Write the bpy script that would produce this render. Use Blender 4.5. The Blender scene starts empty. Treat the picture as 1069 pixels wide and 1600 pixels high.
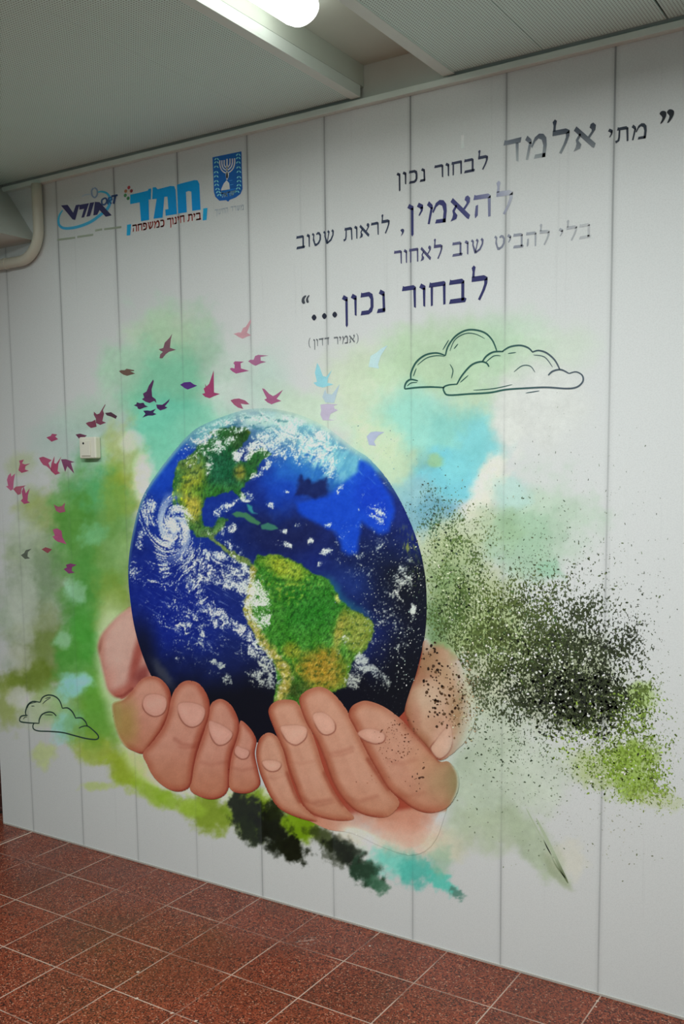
import bpy, bmesh, math, random
import numpy as np
from mathutils import Vector, Matrix
from mathutils.geometry import tessellate_polygon

random.seed(7)
SC = bpy.context.scene
COL = SC.collection

# ------------------------------------------------------------------ camera
FPX, YAW, PITCH, ROLL = 1520.123, -0.568874, -0.111941, -0.0107875
CAM_D, CAM_H, CX, CY = 2.66297, 1.552746, 540.035, 896.268
_cy, _sy, _cp, _sp = math.cos(YAW), math.sin(YAW), math.cos(PITCH), math.sin(PITCH)
V_F = np.array([_sy * _cp, _cy * _cp, _sp])
_r0 = np.array([_cy, -_sy, 0.0])
_u0 = np.cross(_r0, V_F)
_cr, _sr = math.cos(ROLL), math.sin(ROLL)
V_R = _cr * _r0 + _sr * _u0
V_U = -_sr * _r0 + _cr * _u0
V_O = np.array([0.0, -CAM_D, CAM_H])
cam_data = bpy.data.cameras.new('camera')
cam = bpy.data.objects.new('camera', cam_data)
COL.objects.link(cam)
cam.matrix_world = Matrix(((V_R[0], V_U[0], -V_F[0], V_O[0]), (V_R[1], V_U[1], -V_F[1], V_O[1]),
                           (V_R[2], V_U[2], -V_F[2], V_O[2]), (0, 0, 0, 1)))
cam_data.sensor_fit = 'VERTICAL'
cam_data.sensor_height = 36.0
cam_data.sensor_width = 24.0
cam_data.lens = FPX / 1600 * 36.0
cam_data.shift_x = (534.5 - CX) / 1600
cam_data.shift_y = (CY - 800) / 1600
cam_data.clip_start = 0.05
SC.camera = cam

# ------------------------------------------------------------------ light and exposure
SC.view_settings.view_transform = 'Standard'
SC.view_settings.look = 'None'
SC.view_settings.gamma = 1.0
SC.view_settings.use_curve_mapping = False
SC.view_settings.exposure = 0.0
world = bpy.data.worlds.new('world')
SC.world = world
world.use_nodes = True
world.node_tree.nodes['Background'].inputs[0].default_value = (0.74, 1.0, 0.98, 1)
world.node_tree.nodes['Background'].inputs[1].default_value = 0.20
LAMP_STRENGTH = 2.6          # tube diffusers of the lamps in the ceiling channels
CORRIDOR_LAMPS = [           # x, y, watts: unseen flat luminaires, recessed in the added cross slot of the ceiling
    (-0.95, -1.98, 78.0),
    (-2.75, -2.0, 27.0),
]
for i, (lx, ly, lw) in enumerate(CORRIDOR_LAMPS):
    ld = bpy.data.lights.new('corridor_lamp', 'AREA')
    ld.shape = 'RECTANGLE'
    ld.size, ld.size_y = 1.2, 0.4
    ld.energy = lw
    ld.color = (0.95, 1.0, 0.99)
    lo = bpy.data.objects.new('corridor_lamp', ld)
    lo.location = (lx, ly, 2.697)
    COL.objects.link(lo)

# ------------------------------------------------------------------ helpers
def unproj(u, v, y=0.0):
    """Photograph pixel -> (x, z) on the upright plane at depth y."""
    u = np.asarray(u, float); v = np.asarray(v, float)
    a = (u - CX) / FPX; b = -(v - CY) / FPX
    D = a[..., None] * V_R + b[..., None] * V_U + V_F
    t = (y - V_O[1]) / D[..., 1]
    return V_O[0] + t * D[..., 0], V_O[2] + t * D[..., 2]

def wall_uv(x, z):
    """(x, z) on the wall -> photograph pixel."""
    q = np.stack([np.asarray(x, float) - V_O[0], np.full(np.shape(x), -V_O[1]), np.asarray(z, float) - V_O[2]], -1)
    w = q @ V_F
    return CX + FPX * (q @ V_R) / w, CY - FPX * (q @ V_U) / w

def lin(c):
    c = np.asarray(c, float) / 255.0
    return np.where(c <= 0.04045, c / 12.92, ((c + 0.055) / 1.055) ** 2.4)

def lc(r, g, b):
    l = lin((r, g, b))
    return (float(l[0]), float(l[1]), float(l[2]), 1.0)

def put(o, parent=None, label=None, cat=None, group=None, kind=None):
    COL.objects.link(o)
    if parent is not None: o.parent = parent
    if label: o['label'] = label
    if cat: o['category'] = cat
    if group: o['group'] = group
    if kind: o['kind'] = kind
    return o

def empty(name, loc, label, cat, group=None):
    o = bpy.data.objects.new(name, None)
    o.empty_display_size = 0.1
    o.location = loc
    return put(o, None, label, cat, group)

def mesh_obj(name, bm, mat, parent=None, smooth=False, **kw):
    me = bpy.data.meshes.new(name)
    bm.normal_update()
    bm.to_mesh(me); bm.free()
    if smooth:
        for p in me.polygons: p.use_smooth = True
    me.materials.append(mat)
    o = put(bpy.data.objects.new(name, me), parent, **kw)
    if parent is not None: o.location = -parent.location
    return o

def add_box(bm, x0, x1, y0, y1, z0, z1, bevel=0.0):
    vs = [bm.verts.new((x, y, z)) for z in (z0, z1) for y in (y0, y1) for x in (x0, x1)]
    fs = [bm.faces.new([vs[i] for i in f]) for f in ((0, 2, 3, 1), (4, 5, 7, 6), (0, 1, 5, 4), (2, 6, 7, 3), (0, 4, 6, 2), (1, 3, 7, 5))]
    if bevel:
        es = list({e for f in fs for e in f.edges})
        bmesh.ops.bevel(bm, geom=es, offset=bevel, segments=3, affect='EDGES', profile=0.5)
    return fs

def box(name, x0, x1, y0, y1, z0, z1, mat, parent=None, bevel=0.0, **kw):
    bm = bmesh.new(); add_box(bm, x0, x1, y0, y1, z0, z1, bevel)
    return mesh_obj(name, bm, mat, parent, **kw)

def add_tube(bm, pts, r, n=20, cap=True):
    pts = [Vector(p) for p in pts]
    rings = []
    up = Vector((0.31, 0.9, 0.17))
    for i, p in enumerate(pts):
        d = (pts[min(i + 1, len(pts) - 1)] - pts[max(i - 1, 0)]).normalized()
        a = d.cross(up).normalized(); b = d.cross(a)
        rr = r[i] if isinstance(r, (list, tuple)) else r
        rings.append([bm.verts.new(p + rr * (math.cos(2 * math.pi * k / n) * a + math.sin(2 * math.pi * k / n) * b)) for k in range(n)])
    for A, B in zip(rings, rings[1:]):
        for k in range(n): bm.faces.new((A[k], A[(k + 1) % n], B[(k + 1) % n], B[k]))
    if cap:
        bm.faces.new(rings[0][::-1]); bm.faces.new(rings[-1])

class Nodes:
    def __init__(self, name, rough=0.6, spec=0.3):
        self.m = bpy.data.materials.new(name); self.m.use_nodes = True
        self.t = self.m.node_tree; self.b = self.t.nodes['Principled BSDF']
        self.b.inputs['Roughness'].default_value = rough
        self.b.inputs['Specular IOR Level'].default_value = spec
    def n(self, typ, **kw):
        nd = self.t.nodes.new(typ)
        for k, v in kw.items(): setattr(nd, k, v)
        return nd
    def l(self, a, b): self.t.links.new(a, b)
    def math(self, op, a, b=None, c=None, clamp=False):
        nd = self.n('ShaderNodeMath', operation=op); nd.use_clamp = clamp
        for i, x in enumerate((a, b, c)):
            if x is None: continue
            if isinstance(x, (int, float)): nd.inputs[i].default_value = x
            else: self.l(x, nd.inputs[i])
        return nd.outputs[0]
    def mix(self, fac, a, b, blend='MIX'):
        nd = self.n('ShaderNodeMix', data_type='RGBA', blend_type=blend)
        for s, x in ((nd.inputs[0], fac), (nd.inputs[6], a), (nd.inputs[7], b)):
            if isinstance(x, (int, float)): s.default_value = x
            elif isinstance(x, tuple): s.default_value = x
            else: self.l(x, s)
        return nd.outputs[2]
    def smooth(self, x, a, b, o0=0.0, o1=1.0):
        nd = self.n('ShaderNodeMapRange', interpolation_type='SMOOTHSTEP')
        self.l(x, nd.inputs[0])
        for i, val in enumerate((a, b, o0, o1)): nd.inputs[i + 1].default_value = val
        return nd.outputs[0]
    def pos(self):
        s = self.n('ShaderNodeSeparateXYZ'); g = self.n('ShaderNodeNewGeometry')
        self.l(g.outputs['Position'], s.inputs[0])
        return g.outputs['Position'], s.outputs
    def noise(self, vec, scale, detail=3.0, rough=0.55, stretch=None):
        if stretch:
            mp = self.n('ShaderNodeMapping'); mp.inputs['Scale'].default_value = stretch
            self.l(vec, mp.inputs[0]); vec = mp.outputs[0]
        nd = self.n('ShaderNodeTexNoise')
        self.l(vec, nd.inputs['Vector'])
        nd.inputs['Scale'].default_value = scale; nd.inputs['Detail'].default_value = detail; nd.inputs['Roughness'].default_value = rough
        return nd.outputs['Fac']
    def color(self, x):
        if isinstance(x, tuple): self.b.inputs['Base Color'].default_value = x
        else: self.l(x, self.b.inputs['Base Color'])
    def bump(self, h, strength, dist=0.01):
        bp = self.n('ShaderNodeBump'); bp.inputs['Strength'].default_value = strength; bp.inputs['Distance'].default_value = dist
        self.l(h, bp.inputs['Height']); self.l(bp.outputs[0], self.b.inputs['Normal'])

def plain(name, rgb, rough=0.55, spec=0.3, mottle=0.06, scale=9.0):
    k = Nodes(name, rough, spec)
    p, _ = k.pos()
    f = k.noise(p, scale, 4.0)
    c = lc(*rgb)
    lo = tuple(x * (1 - mottle) for x in c[:3]) + (1.0,); hi = tuple(min(1, x * (1 + mottle)) for x in c[:3]) + (1.0,)
    k.color(k.mix(f, lo, hi))
    return k.m

# ------------------------------------------------------------------ room materials
M_PLASTER = plain('plaster_paint', (205, 208, 200), 0.75, 0.2)
M_TRIM = plain('white_trim_paint', (228, 240, 232), 0.45, 0.4)
M_CHANNEL = plain('channel_paint', (208, 218, 206), 0.7, 0.2)
M_PIPE = plain('cream_pipe_enamel', (216, 214, 196), 0.35, 0.45)
M_SWITCH = plain('cream_plastic', (232, 230, 214), 0.3, 0.45, 0.02)
M_GROUT = plain('wall_foot_grout', (186, 180, 172), 0.8, 0.1, 0.12, 30.0)
M_DARK = plain('dark_plastic', (45, 45, 45), 0.5)
M_GAP = plain('shadow_gap_black', (30, 32, 30), 0.9, 0.0)

# floor: red terrazzo tiles with pale joints
TILE, TX0, TY1 = 0.25, -3.3300648, 0.2259313
k = Nodes('red_terrazzo_tiles', 0.33, 0.4)
p, s = k.pos()
def joint(coord, off, w=0.0013):
    f = k.math('FRACT', k.math('DIVIDE', k.math('SUBTRACT', coord, off), TILE))
    d = k.math('MULTIPLY', k.math('MINIMUM', f, k.math('SUBTRACT', 1.0, f)), TILE)
    return k.smooth(d, w, w + 0.0013, 1.0, 0.0)
jx = joint(s[0], TX0); jy = joint(s[1], -TY1)
wide = k.smooth(k.math('ABSOLUTE', k.math('SUBTRACT', s[0], -3.312)), 0.0035, 0.006, 1.0, 0.0)
jn = k.math('MAXIMUM', k.math('MAXIMUM', jx, jy), 0.0)
wear = k.smooth(k.noise(p, 3.1, 3.0), 0.36, 0.58, 0.12, 0.85)
jn = k.math('MAXIMUM', k.math('MULTIPLY', jn, wear), wide)
fx = k.math('FLOOR', k.math('DIVIDE', k.math('SUBTRACT', s[0], TX0), TILE)); fy = k.math('FLOOR', k.math('DIVIDE', k.math('ADD', s[1], TY1), TILE))
cmb = k.n('ShaderNodeCombineXYZ'); k.l(fx, cmb.inputs[0]); k.l(fy, cmb.inputs[1])
wn = k.n('ShaderNodeTexWhiteNoise', noise_dimensions='3D'); k.l(cmb.outputs[0], wn.inputs[0])
base = k.mix(wn.outputs['Value'], lc(112, 46, 28), lc(132, 56, 34))
vo = k.n('ShaderNodeTexVoronoi'); k.l(p, vo.inputs['Vector']); vo.inputs['Scale'].default_value = 270.0      # stone chips
sc_ = k.n('ShaderNodeSeparateColor'); k.l(vo.outputs['Color'], sc_.inputs[0])
chip = sc_.outputs[0]
base = k.mix(k.smooth(chip, 0.34, 0.22), base, lc(54, 24, 18))
base = k.mix(k.math('MULTIPLY', k.smooth(chip, 0.60, 0.72), 0.75), base, lc(158, 82, 56))
base = k.mix(k.math('MULTIPLY', k.smooth(chip, 0.955, 0.97), 0.7), base, lc(196, 150, 124))
base = k.mix(k.smooth(k.noise(p, 2.4, 3.0), 0.42, 0.62, 0.0, 0.28), base, lc(74, 44, 30))
for (su, sv, sr) in ((215.5, 1518.5, .010), (213, 1560, .010), (269, 1582.5, .011), (306, 1595, .010), (264, 1381, .007), (578, 1478, .007), (931, 1573, .006), (934, 1564, .009), (806, 1546, .004)):
    a_ = (su - CX) / FPX; b_ = -(sv - CY) / FPX
    D_ = a_ * V_R + b_ * V_U + V_F; t_ = -V_O[2] / D_[2]
    ds = k.n('ShaderNodeVectorMath', operation='DISTANCE'); k.l(p, ds.inputs[0]); ds.inputs[1].default_value = tuple(V_O + t_ * D_)
    dd = k.math('ADD', ds.outputs['Value'], k.math('MULTIPLY', k.math('SUBTRACT', k.noise(p, 120.0), 0.5), 0.012))
    base = k.mix(k.smooth(dd, sr * .55, sr * .4, 0.0, 0.85), base, lc(206, 190, 174))       # dried drops of paint
for (su, sv, sr) in ((478, 1470, .05),):
    a_ = (su - CX) / FPX; b_ = -(sv - CY) / FPX
    D_ = a_ * V_R + b_ * V_U + V_F; t_ = -V_O[2] / D_[2]
    ds = k.n('ShaderNodeVectorMath', operation='DISTANCE'); k.l(p, ds.inputs[0]); ds.inputs[1].default_value = tuple(V_O + t_ * D_)
    m_ = k.math('MULTIPLY', k.smooth(ds.outputs['Value'], sr, sr * .2), k.smooth(k.noise(p, 70.0, 4.0, 0.7), 0.50, 0.62))
    base = k.mix(k.math('MULTIPLY', m_, 0.7), base, lc(180, 160, 148))                       # pale scuff
base = k.mix(jn, base, lc(200, 176, 160))
k.color(base)
k.l(k.smooth(k.noise(p, 6.0, 3.0), 0.3, 0.7, 0.30, 0.45), k.b.inputs['Roughness'])
M_FLOOR = k.m

# perforated ceiling metal (small round holes in a square lattice)
def perforated():
    k = Nodes('perforated_ceiling_metal', 0.55, 0.3)
    p, s = k.pos()
    P = 0.0085
    def cell(c): return k.math('SUBTRACT', k.math('FRACT', k.math('DIVIDE', c, P)), 0.5)
    a, b = cell(s[0]), cell(s[1])
    d = k.math('SQRT', k.math('ADD', k.math('MULTIPLY', a, a), k.math('MULTIPLY', b, b)))
    hole = k.smooth(d, 0.20, 0.29, 1.0, 0.0)
    f = k.noise(p, 3.0, 4.0)
    base = k.mix(f, lc(222, 250, 240), lc(232, 252, 246))
    k.color(k.mix(hole, base, lc(140, 160, 152)))
    return k.m
M_PERF = perforated()

k = Nodes('lamp_diffuser', 0.4, 0.3)
k.color((0.9, 0.9, 0.9, 1)); k.b.inputs['Emission Color'].default_value = (1.0, 0.985, 0.94, 1); k.b.inputs['Emission Strength'].default_value = LAMP_STRENGTH
M_LAMP = k.m

# brown glazed wall tiles past the end of the wall
k = Nodes('brown_wall_tiles', 0.3, 0.5)
p, s = k.pos()
fz = k.math('FRACT', k.math('DIVIDE', k.math('SUBTRACT', s[2], 0.035), 0.06)); jz = k.smooth(k.math('MINIMUM', fz, k.math('SUBTRACT', 1.0, fz)), 0.03, 0.06, 1.0, 0.0)
k.color(k.mix(jz, k.mix(k.noise(p, 25.0), lc(62, 36, 32), lc(78, 46, 40)), lc(112, 84, 78)))
M_BROWN = k.m

# ------------------------------------------------------------------ setting
WALL_L, WALL_R, RAIL_Z, PANEL_Z = -3.503, 1.0, 2.6365, 2.664
box('floor', -6.0, 2.6, -5.2, 0.6, -0.08, 0.0, M_FLOOR, kind='structure')
box('wall_back', WALL_L, WALL_R, 0.0, 0.14, 0.0, 3.0, M_PLASTER, kind='structure')
box('wall_left', -6.0, WALL_L - 0.002, 0.06, 0.14, 0.02, 3.0, M_BROWN, kind='structure')
box('baseboard_back', WALL_L + 0.004, WALL_R, -0.004, -0.0005, 0.0, 0.006, M_GROUT, kind='structure')
box('trim_1', -3.285, WALL_R, -0.022, 0.0, RAIL_Z, RAIL_Z + 0.019, M_TRIM, bevel=0.002, kind='structure')      # ceiling edge rail on the wall
box('ceiling', -6.0, 2.6, -5.2, 0.0, 2.93, 3.0, M_PLASTER, kind='structure')
# lighting channel between the ceiling panels
CH0, CH1 = -1.617, -1.345
bm = bmesh.new()
add_box(bm, CH0 - 0.012, CH0 - 0.0004, -1.65, -0.0008, PANEL_Z + 0.031, 2.775)
add_box(bm, CH1, CH1 + 0.012, -1.65, -0.0008, PANEL_Z + 0.004, 2.775)
add_box(bm, CH0, CH1, -1.65, -0.0008, 2.758, 2.775)
mesh_obj('ceiling_channel', bm, M_CHANNEL, kind='structure')
# bulkhead with a sloping side at the left end
bm = bmesh.new()
prof = [(-3.112, 2.43), (-3.30, 2.668), (-3.30, 2.93), (-5.0, 2.93), (-5.0, 2.43)]
A = [bm.verts.new((x, -0.001, z)) for x, z in prof]; B = [bm.verts.new((x, -4.4, z)) for x, z in prof]
bm.faces.new(A[::-1]); bm.faces.new(B)
for i in range(5): bm.faces.new((A[i], A[(i + 1) % 5], B[(i + 1) % 5], B[i]))
bmesh.ops.recalc_face_normals(bm, faces=bm.faces[:])
mesh_obj('ceiling_beam', bm, M_PLASTER, kind='structure')

# ------------------------------------------------------------------ ceiling panels
def ceiling_panel(x0, x1, label, flange_l=0.0, flange_r=0.0):
    t = empty('ceiling_panel', ((x0 + x1) / 2, -0.84, PANEL_Z), label, 'ceiling panel', 'perforated metal ceiling panels')
    y0, y1 = -1.65, -0.0235
    box('perforated_sheet', x0 + flange_l, x1 - flange_r, y0, y1, PANEL_Z, PANEL_Z + 0.004, M_PERF, t)
    if flange_l:
        bm = bmesh.new(); add_box(bm, x0, x0 + flange_l, y0, y1 + 0.003, PANEL_Z - 0.004, PANEL_Z + 0.004)
        add_box(bm, x0, x0 + 0.003, y0, y1 + 0.003, PANEL_Z + 0.0041, PANEL_Z + 0.03)
        mesh_obj('edge_flange', bm, M_TRIM, t, label='white folded edge')
    if flange_r:
        bm = bmesh.new(); add_box(bm, x1 - flange_r, x1, y0, y1 + 0.003, PANEL_Z - 0.004, PANEL_Z + 0.004)
        add_box(bm, x1 - 0.003, x1, y0, y1 + 0.003, PANEL_Z + 0.0041, PANEL_Z + 0.03)
        mesh_obj('edge_flange', bm, M_TRIM, t, label='white folded edge')
    return t
ceiling_panel(-3.298, -1.9605, 'wide grey perforated ceiling panel above the three logos')
ceiling_panel(-1.9597, -1.6175, 'narrow perforated ceiling panel along the left edge of the lamp channel', flange_r=0.034)
ceiling_panel(-1.337, -1.0345, 'perforated ceiling panel with white edge just right of the lamp channel', flange_l=0.036)
ceiling_panel(-1.0325, -0.705, 'second perforated ceiling panel to the right of the lamp channel')
ceiling_panel(-0.699, -0.38, 'perforated ceiling panel in the top right corner beyond the dark seam')
box('ceiling_sheet', -0.376, 2.4, -1.65, -0.0235, PANEL_Z, PANEL_Z + 0.004, M_PERF, kind='structure')
box('ceiling_sheet', -3.298, 2.4, -4.6, -2.27, PANEL_Z, PANEL_Z + 0.004, M_PERF, kind='structure')     # beyond the added cross slot
box('ceiling_added_slot', -3.298, 2.4, -2.29, -1.63, 2.7605, 2.775, M_CHANNEL, kind='structure')  # unseen slot, added so its front edge keeps lamp light off the wall top

# ------------------------------------------------------------------ ceiling lamp
def ceiling_lamp(cx, y_near, label, length=1.15):
    t = empty('ceiling_lamp', (cx, y_near - length / 2, 2.758), label, 'lamp', 'ceiling channel lamps')
    bm = bmesh.new()
    sec = [(-0.05, 2.742)] + [(-0.056 * math.cos(math.pi * i / 14), 2.722 - 0.044 * math.sin(math.pi * i / 14)) for i in range(15)] + [(0.05, 2.742)]
    ys = [0.0, -0.008, -0.028, -length + 0.03, -length + 0.01, -length]; sc = [0.86, 0.95, 1.0, 1.0, 0.95, 0.86]
    rings = [[bm.verts.new((cx + x * q, y_near + y, 2.742 + (z - 2.742) * q)) for x, z in sec] for y, q in zip(ys, sc)]
    for A, B in zip(rings, rings[1:]):
        for i in range(len(sec)): bm.faces.new((A[i], A[(i + 1) % len(sec)], B[(i + 1) % len(sec)], B[i]))
    bm.faces.new(rings[0][::-1]); bm.faces.new(rings[-1])
    bmesh.ops.recalc_face_normals(bm, faces=bm.faces[:])
    mesh_obj('diffuser', bm, M_LAMP, t, smooth=True)
    box('housing', cx - 0.056, cx + 0.056, y_near - length + 0.005, y_near - 0.005, 2.7425, 2.7578, M_TRIM, t, bevel=0.002)
ceiling_lamp(-1.517, -0.462, 'lit white tube lamp with rounded diffuser in the ceiling channel')

# ------------------------------------------------------------------ conduit pipe at the left end
t = empty('conduit_pipe', (-3.09, -0.02, 2.4), 'cream conduit pipe bending along the wall under the beam', 'pipe')
R = 0.020
pts = [(-3.075, -0.026, 2.634)] + [(-3.075, -0.026, z) for z in (2.58, 2.52, 2.47)]
c0 = (-3.185, 2.47)
for i in range(1, 13):
    a = math.pi / 2 * i / 12
    pts.append((-3.185 + 0.110 * math.cos(a), -0.026, 2.47 - 0.110 * math.sin(a)))
pts += [(-3.26, -0.026, 2.36), (-3.6, -0.026, 2.36), (-4.2, -0.026, 2.36)]
bm = bmesh.new(); add_tube(bm, pts, R)
mesh_obj('pipe', bm, M_PIPE, t, smooth=True)
bm = bmesh.new(); add_tube(bm, [(-3.264, -0.026, 2.36), (-3.278, -0.026, 2.36)], R + 0.0022)
mesh_obj('coupling', bm, M_PIPE, t)

# ------------------------------------------------------------------ light switch
X0, X1, Z0, Z1 = -2.896, -2.806, 1.585, 1.667
t = empty('light_switch', ((X0 + X1) / 2, 0, (Z0 + Z1) / 2), 'cream surface-mounted light switch on the mural beside a maroon bird', 'light switch')
box('housing', X0, X1, -0.030, -0.0012, Z0, Z1, M_SWITCH, t, bevel=0.006)
box('rocker', X0 + 0.016, X1 - 0.026, -0.0345, -0.0302, Z0 + 0.010, Z1 - 0.014, M_SWITCH, t, bevel=0.0018)
bm = bmesh.new()
add_tube(bm, [(X0 + 0.030, -0.0346, Z1 - 0.024), (X0 + 0.030, -0.0358, Z1 - 0.024)], 0.0042, 16)
mesh_obj('indicator_lens', bm, M_DARK, t, label='small dark indicator lens')

# =================================================================== printed mural
# ---- numeric noise
_rng = np.random.RandomState(11)
_perm = np.tile(_rng.permutation(256), 3)
_ang = _rng.rand(256) * 2 * math.pi
_gx, _gy = np.cos(_ang), np.sin(_ang)
def perlin(x, y, seed=0):
    xi = np.floor(x).astype(int); yi = np.floor(y).astype(int)
    xf = x - xi; yf = y - yi
    u = xf * xf * xf * (xf * (xf * 6 - 15) + 10); v = yf * yf * yf * (yf * (yf * 6 - 15) + 10)
    def g(ix, iy, dx, dy):
        h = _perm[_perm[(ix + seed * 37) & 255] + ((iy + seed * 91) & 255)]
        return _gx[h] * dx + _gy[h] * dy
    a = g(xi, yi, xf, yf); b = g(xi + 1, yi, xf - 1, yf); c = g(xi, yi + 1, xf, yf - 1); d = g(xi + 1, yi + 1, xf - 1, yf - 1)
    return (a + u * (b - a) + v * ((c + u * (d - c)) - (a + u * (b - a)))) * 1.5
def fbm(x, y, octv=4, seed=0, gain=0.5):
    s = 0.0; a = 1.0; t = 0.0
    for i in range(octv):
        s = s + a * perlin(x * 2 ** i + 17.3 * i, y * 2 ** i - 9.1 * i, seed + i); t += a; a *= gain
    return s / t
def sm(a, b, x):
    t = np.clip((x - a) / (b - a), 0, 1)
    return t * t * (3 - 2 * t)
def over(c, col, a):
    return c + (np.asarray(col, float) - c) * np.asarray(a)[..., None]
def inside(u, v, poly):
    r = np.zeros(u.shape, bool)
    n = len(poly)
    for i in range(n):
        (x0, y0), (x1, y1) = poly[i], poly[(i + 1) % n]
        if y0 == y1: continue
        r ^= ((y0 > v) != (y1 > v)) & (u < (x1 - x0) * (v - y0) / (y1 - y0) + x0)
    return r
def seg_dist(u, v, pts, closed=False):
    d = np.full(u.shape, 1e9)
    for i in range(len(pts) - (0 if closed else 1)):
        (x0, y0), (x1, y1) = pts[i], pts[(i + 1) % len(pts)]
        ex, ey = x1 - x0, y1 - y0
        t = np.clip(((u - x0) * ex + (v - y0) * ey) / max(ex * ex + ey * ey, 1e-12), 0, 1)
        d = np.minimum(d, (u - x0 - t * ex) ** 2 + (v - y0 - t * ey) ** 2)
    return np.sqrt(d)
def sdf(u, v, poly):
    d = seg_dist(u, v, poly, True)
    return np.where(inside(u, v, poly), -d, d)
def spline(pts, n=6, closed=True):
    """Catmull-Rom through the points."""
    P = np.array(pts, float); out = []
    m = len(P)
    for i in range(m if closed else m - 1):
        if closed: p0, p1, p2, p3 = P[i - 1], P[i], P[(i + 1) % m], P[(i + 2) % m]
        else: p0, p1, p2, p3 = P[max(i - 1, 0)], P[i], P[i + 1], P[min(i + 2, m - 1)]
        for k in range(n):
            t = k / n
            out.append(0.5 * (2 * p1 + (p2 - p0) * t + (2 * p0 - 5 * p1 + 4 * p2 - p3) * t * t + (3 * p1 - p0 - 3 * p2 + p3) * t ** 3))
    if not closed: out.append(P[-1])
    return [tuple(q) for q in out]
def crop(pts, ox, oy, s):
    return [(ox + x * s, oy + y * s) for x, y in pts]
def blob(u, v, cx, cy, rx, ry, rot=0, soft=0.5, amp=0.5, ns=40.0, seed=0):
    a = math.radians(rot); ca, sa = math.cos(a), math.sin(a)
    dx, dy = u - cx, v - cy
    d = np.sqrt(((dx * ca + dy * sa) / rx) ** 2 + ((-dx * sa + dy * ca) / ry) ** 2)
    d = d + amp * 1.15 * fbm(u / ns, v / ns, 5, seed, .58)
    return 1 - sm(1 - soft, 1 + soft * 0.6, d)

# ---- how bright plain white paper reads at places of the photograph (room light), to turn read colours into print colours
_W = np.array([(50, 472, 130), (50, 900, 158), (90, 1232, 159), (330, 432, 173), (300, 620, 184), (430, 472, 196), (430, 570, 203), (700, 520, 211), (620, 300, 195), (900, 400, 205),
               (1030, 302, 178), (1010, 702, 203), (1010, 900, 203), (1010, 1453, 163), (600, 1420, 169), (300, 1340, 160), (420, 1100, 174), (450, 850, 190), (130, 302, 76), (440, 302, 157),
               (690, 182, 104), (250, 330, 120), (330, 290, 112), (700, 1000, 195), (150, 760, 166), (120, 560, 150), (950, 1200, 185)], float)
def white_level(u, v):
    num = 0.0; den = 0.0
    for x, y, w in _W:
        k = 1.0 / ((u - x) ** 2 + (v - y) ** 2 + 60.0 ** 2) ** 1.5
        num = num + k * w; den = den + k
    return num / den
WHITE = 0.80
def to_albedo(c, u, v):
    return np.clip(lin(np.clip(c, 0, 255)) / lin(white_level(u, v))[..., None] * WHITE, 0.003, 0.92)

# ---- backdrop of the print
PLANK0, PLANKW = -3.303436, 0.307888
def paper(u, v):
    w = white_level(u, v)
    c = np.stack([w - 1.5, w + 0.8, w], -1)
    return c
def backdrop_photo(u, v):
    c = paper(u, v)
    cov = np.zeros(u.shape)
    for i, (cx, cy, rx, ry, rot, col, al, soft, amp, ns) in enumerate(WASH):
        lum = .3 * col[0] + .6 * col[1] + .1 * col[2]
        k = np.interp(lum, [40, 120, 160, 190, 212], [.45, .78, .86, .93, .97])
        col = [max(q * k + (q - lum) * .12, 0) for q in col]
        if lum < 70: al, soft = min(1.0, al * 1.15), soft * .8
        a = al * blob(u, v, cx, cy, rx, ry, rot, soft, amp, ns, i * 3)
        c = over(c, col, a); cov = 1 - (1 - cov) * (1 - a * 0.8)
    t = fbm(u / 9.0, v / 9.0, 3, 77) * 7 + fbm(u / 45.0, v / 45.0, 3, 78) * 10
    c = c + (t * sm(0.1, 0.7, cov))[..., None]
    return c, cov

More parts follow.
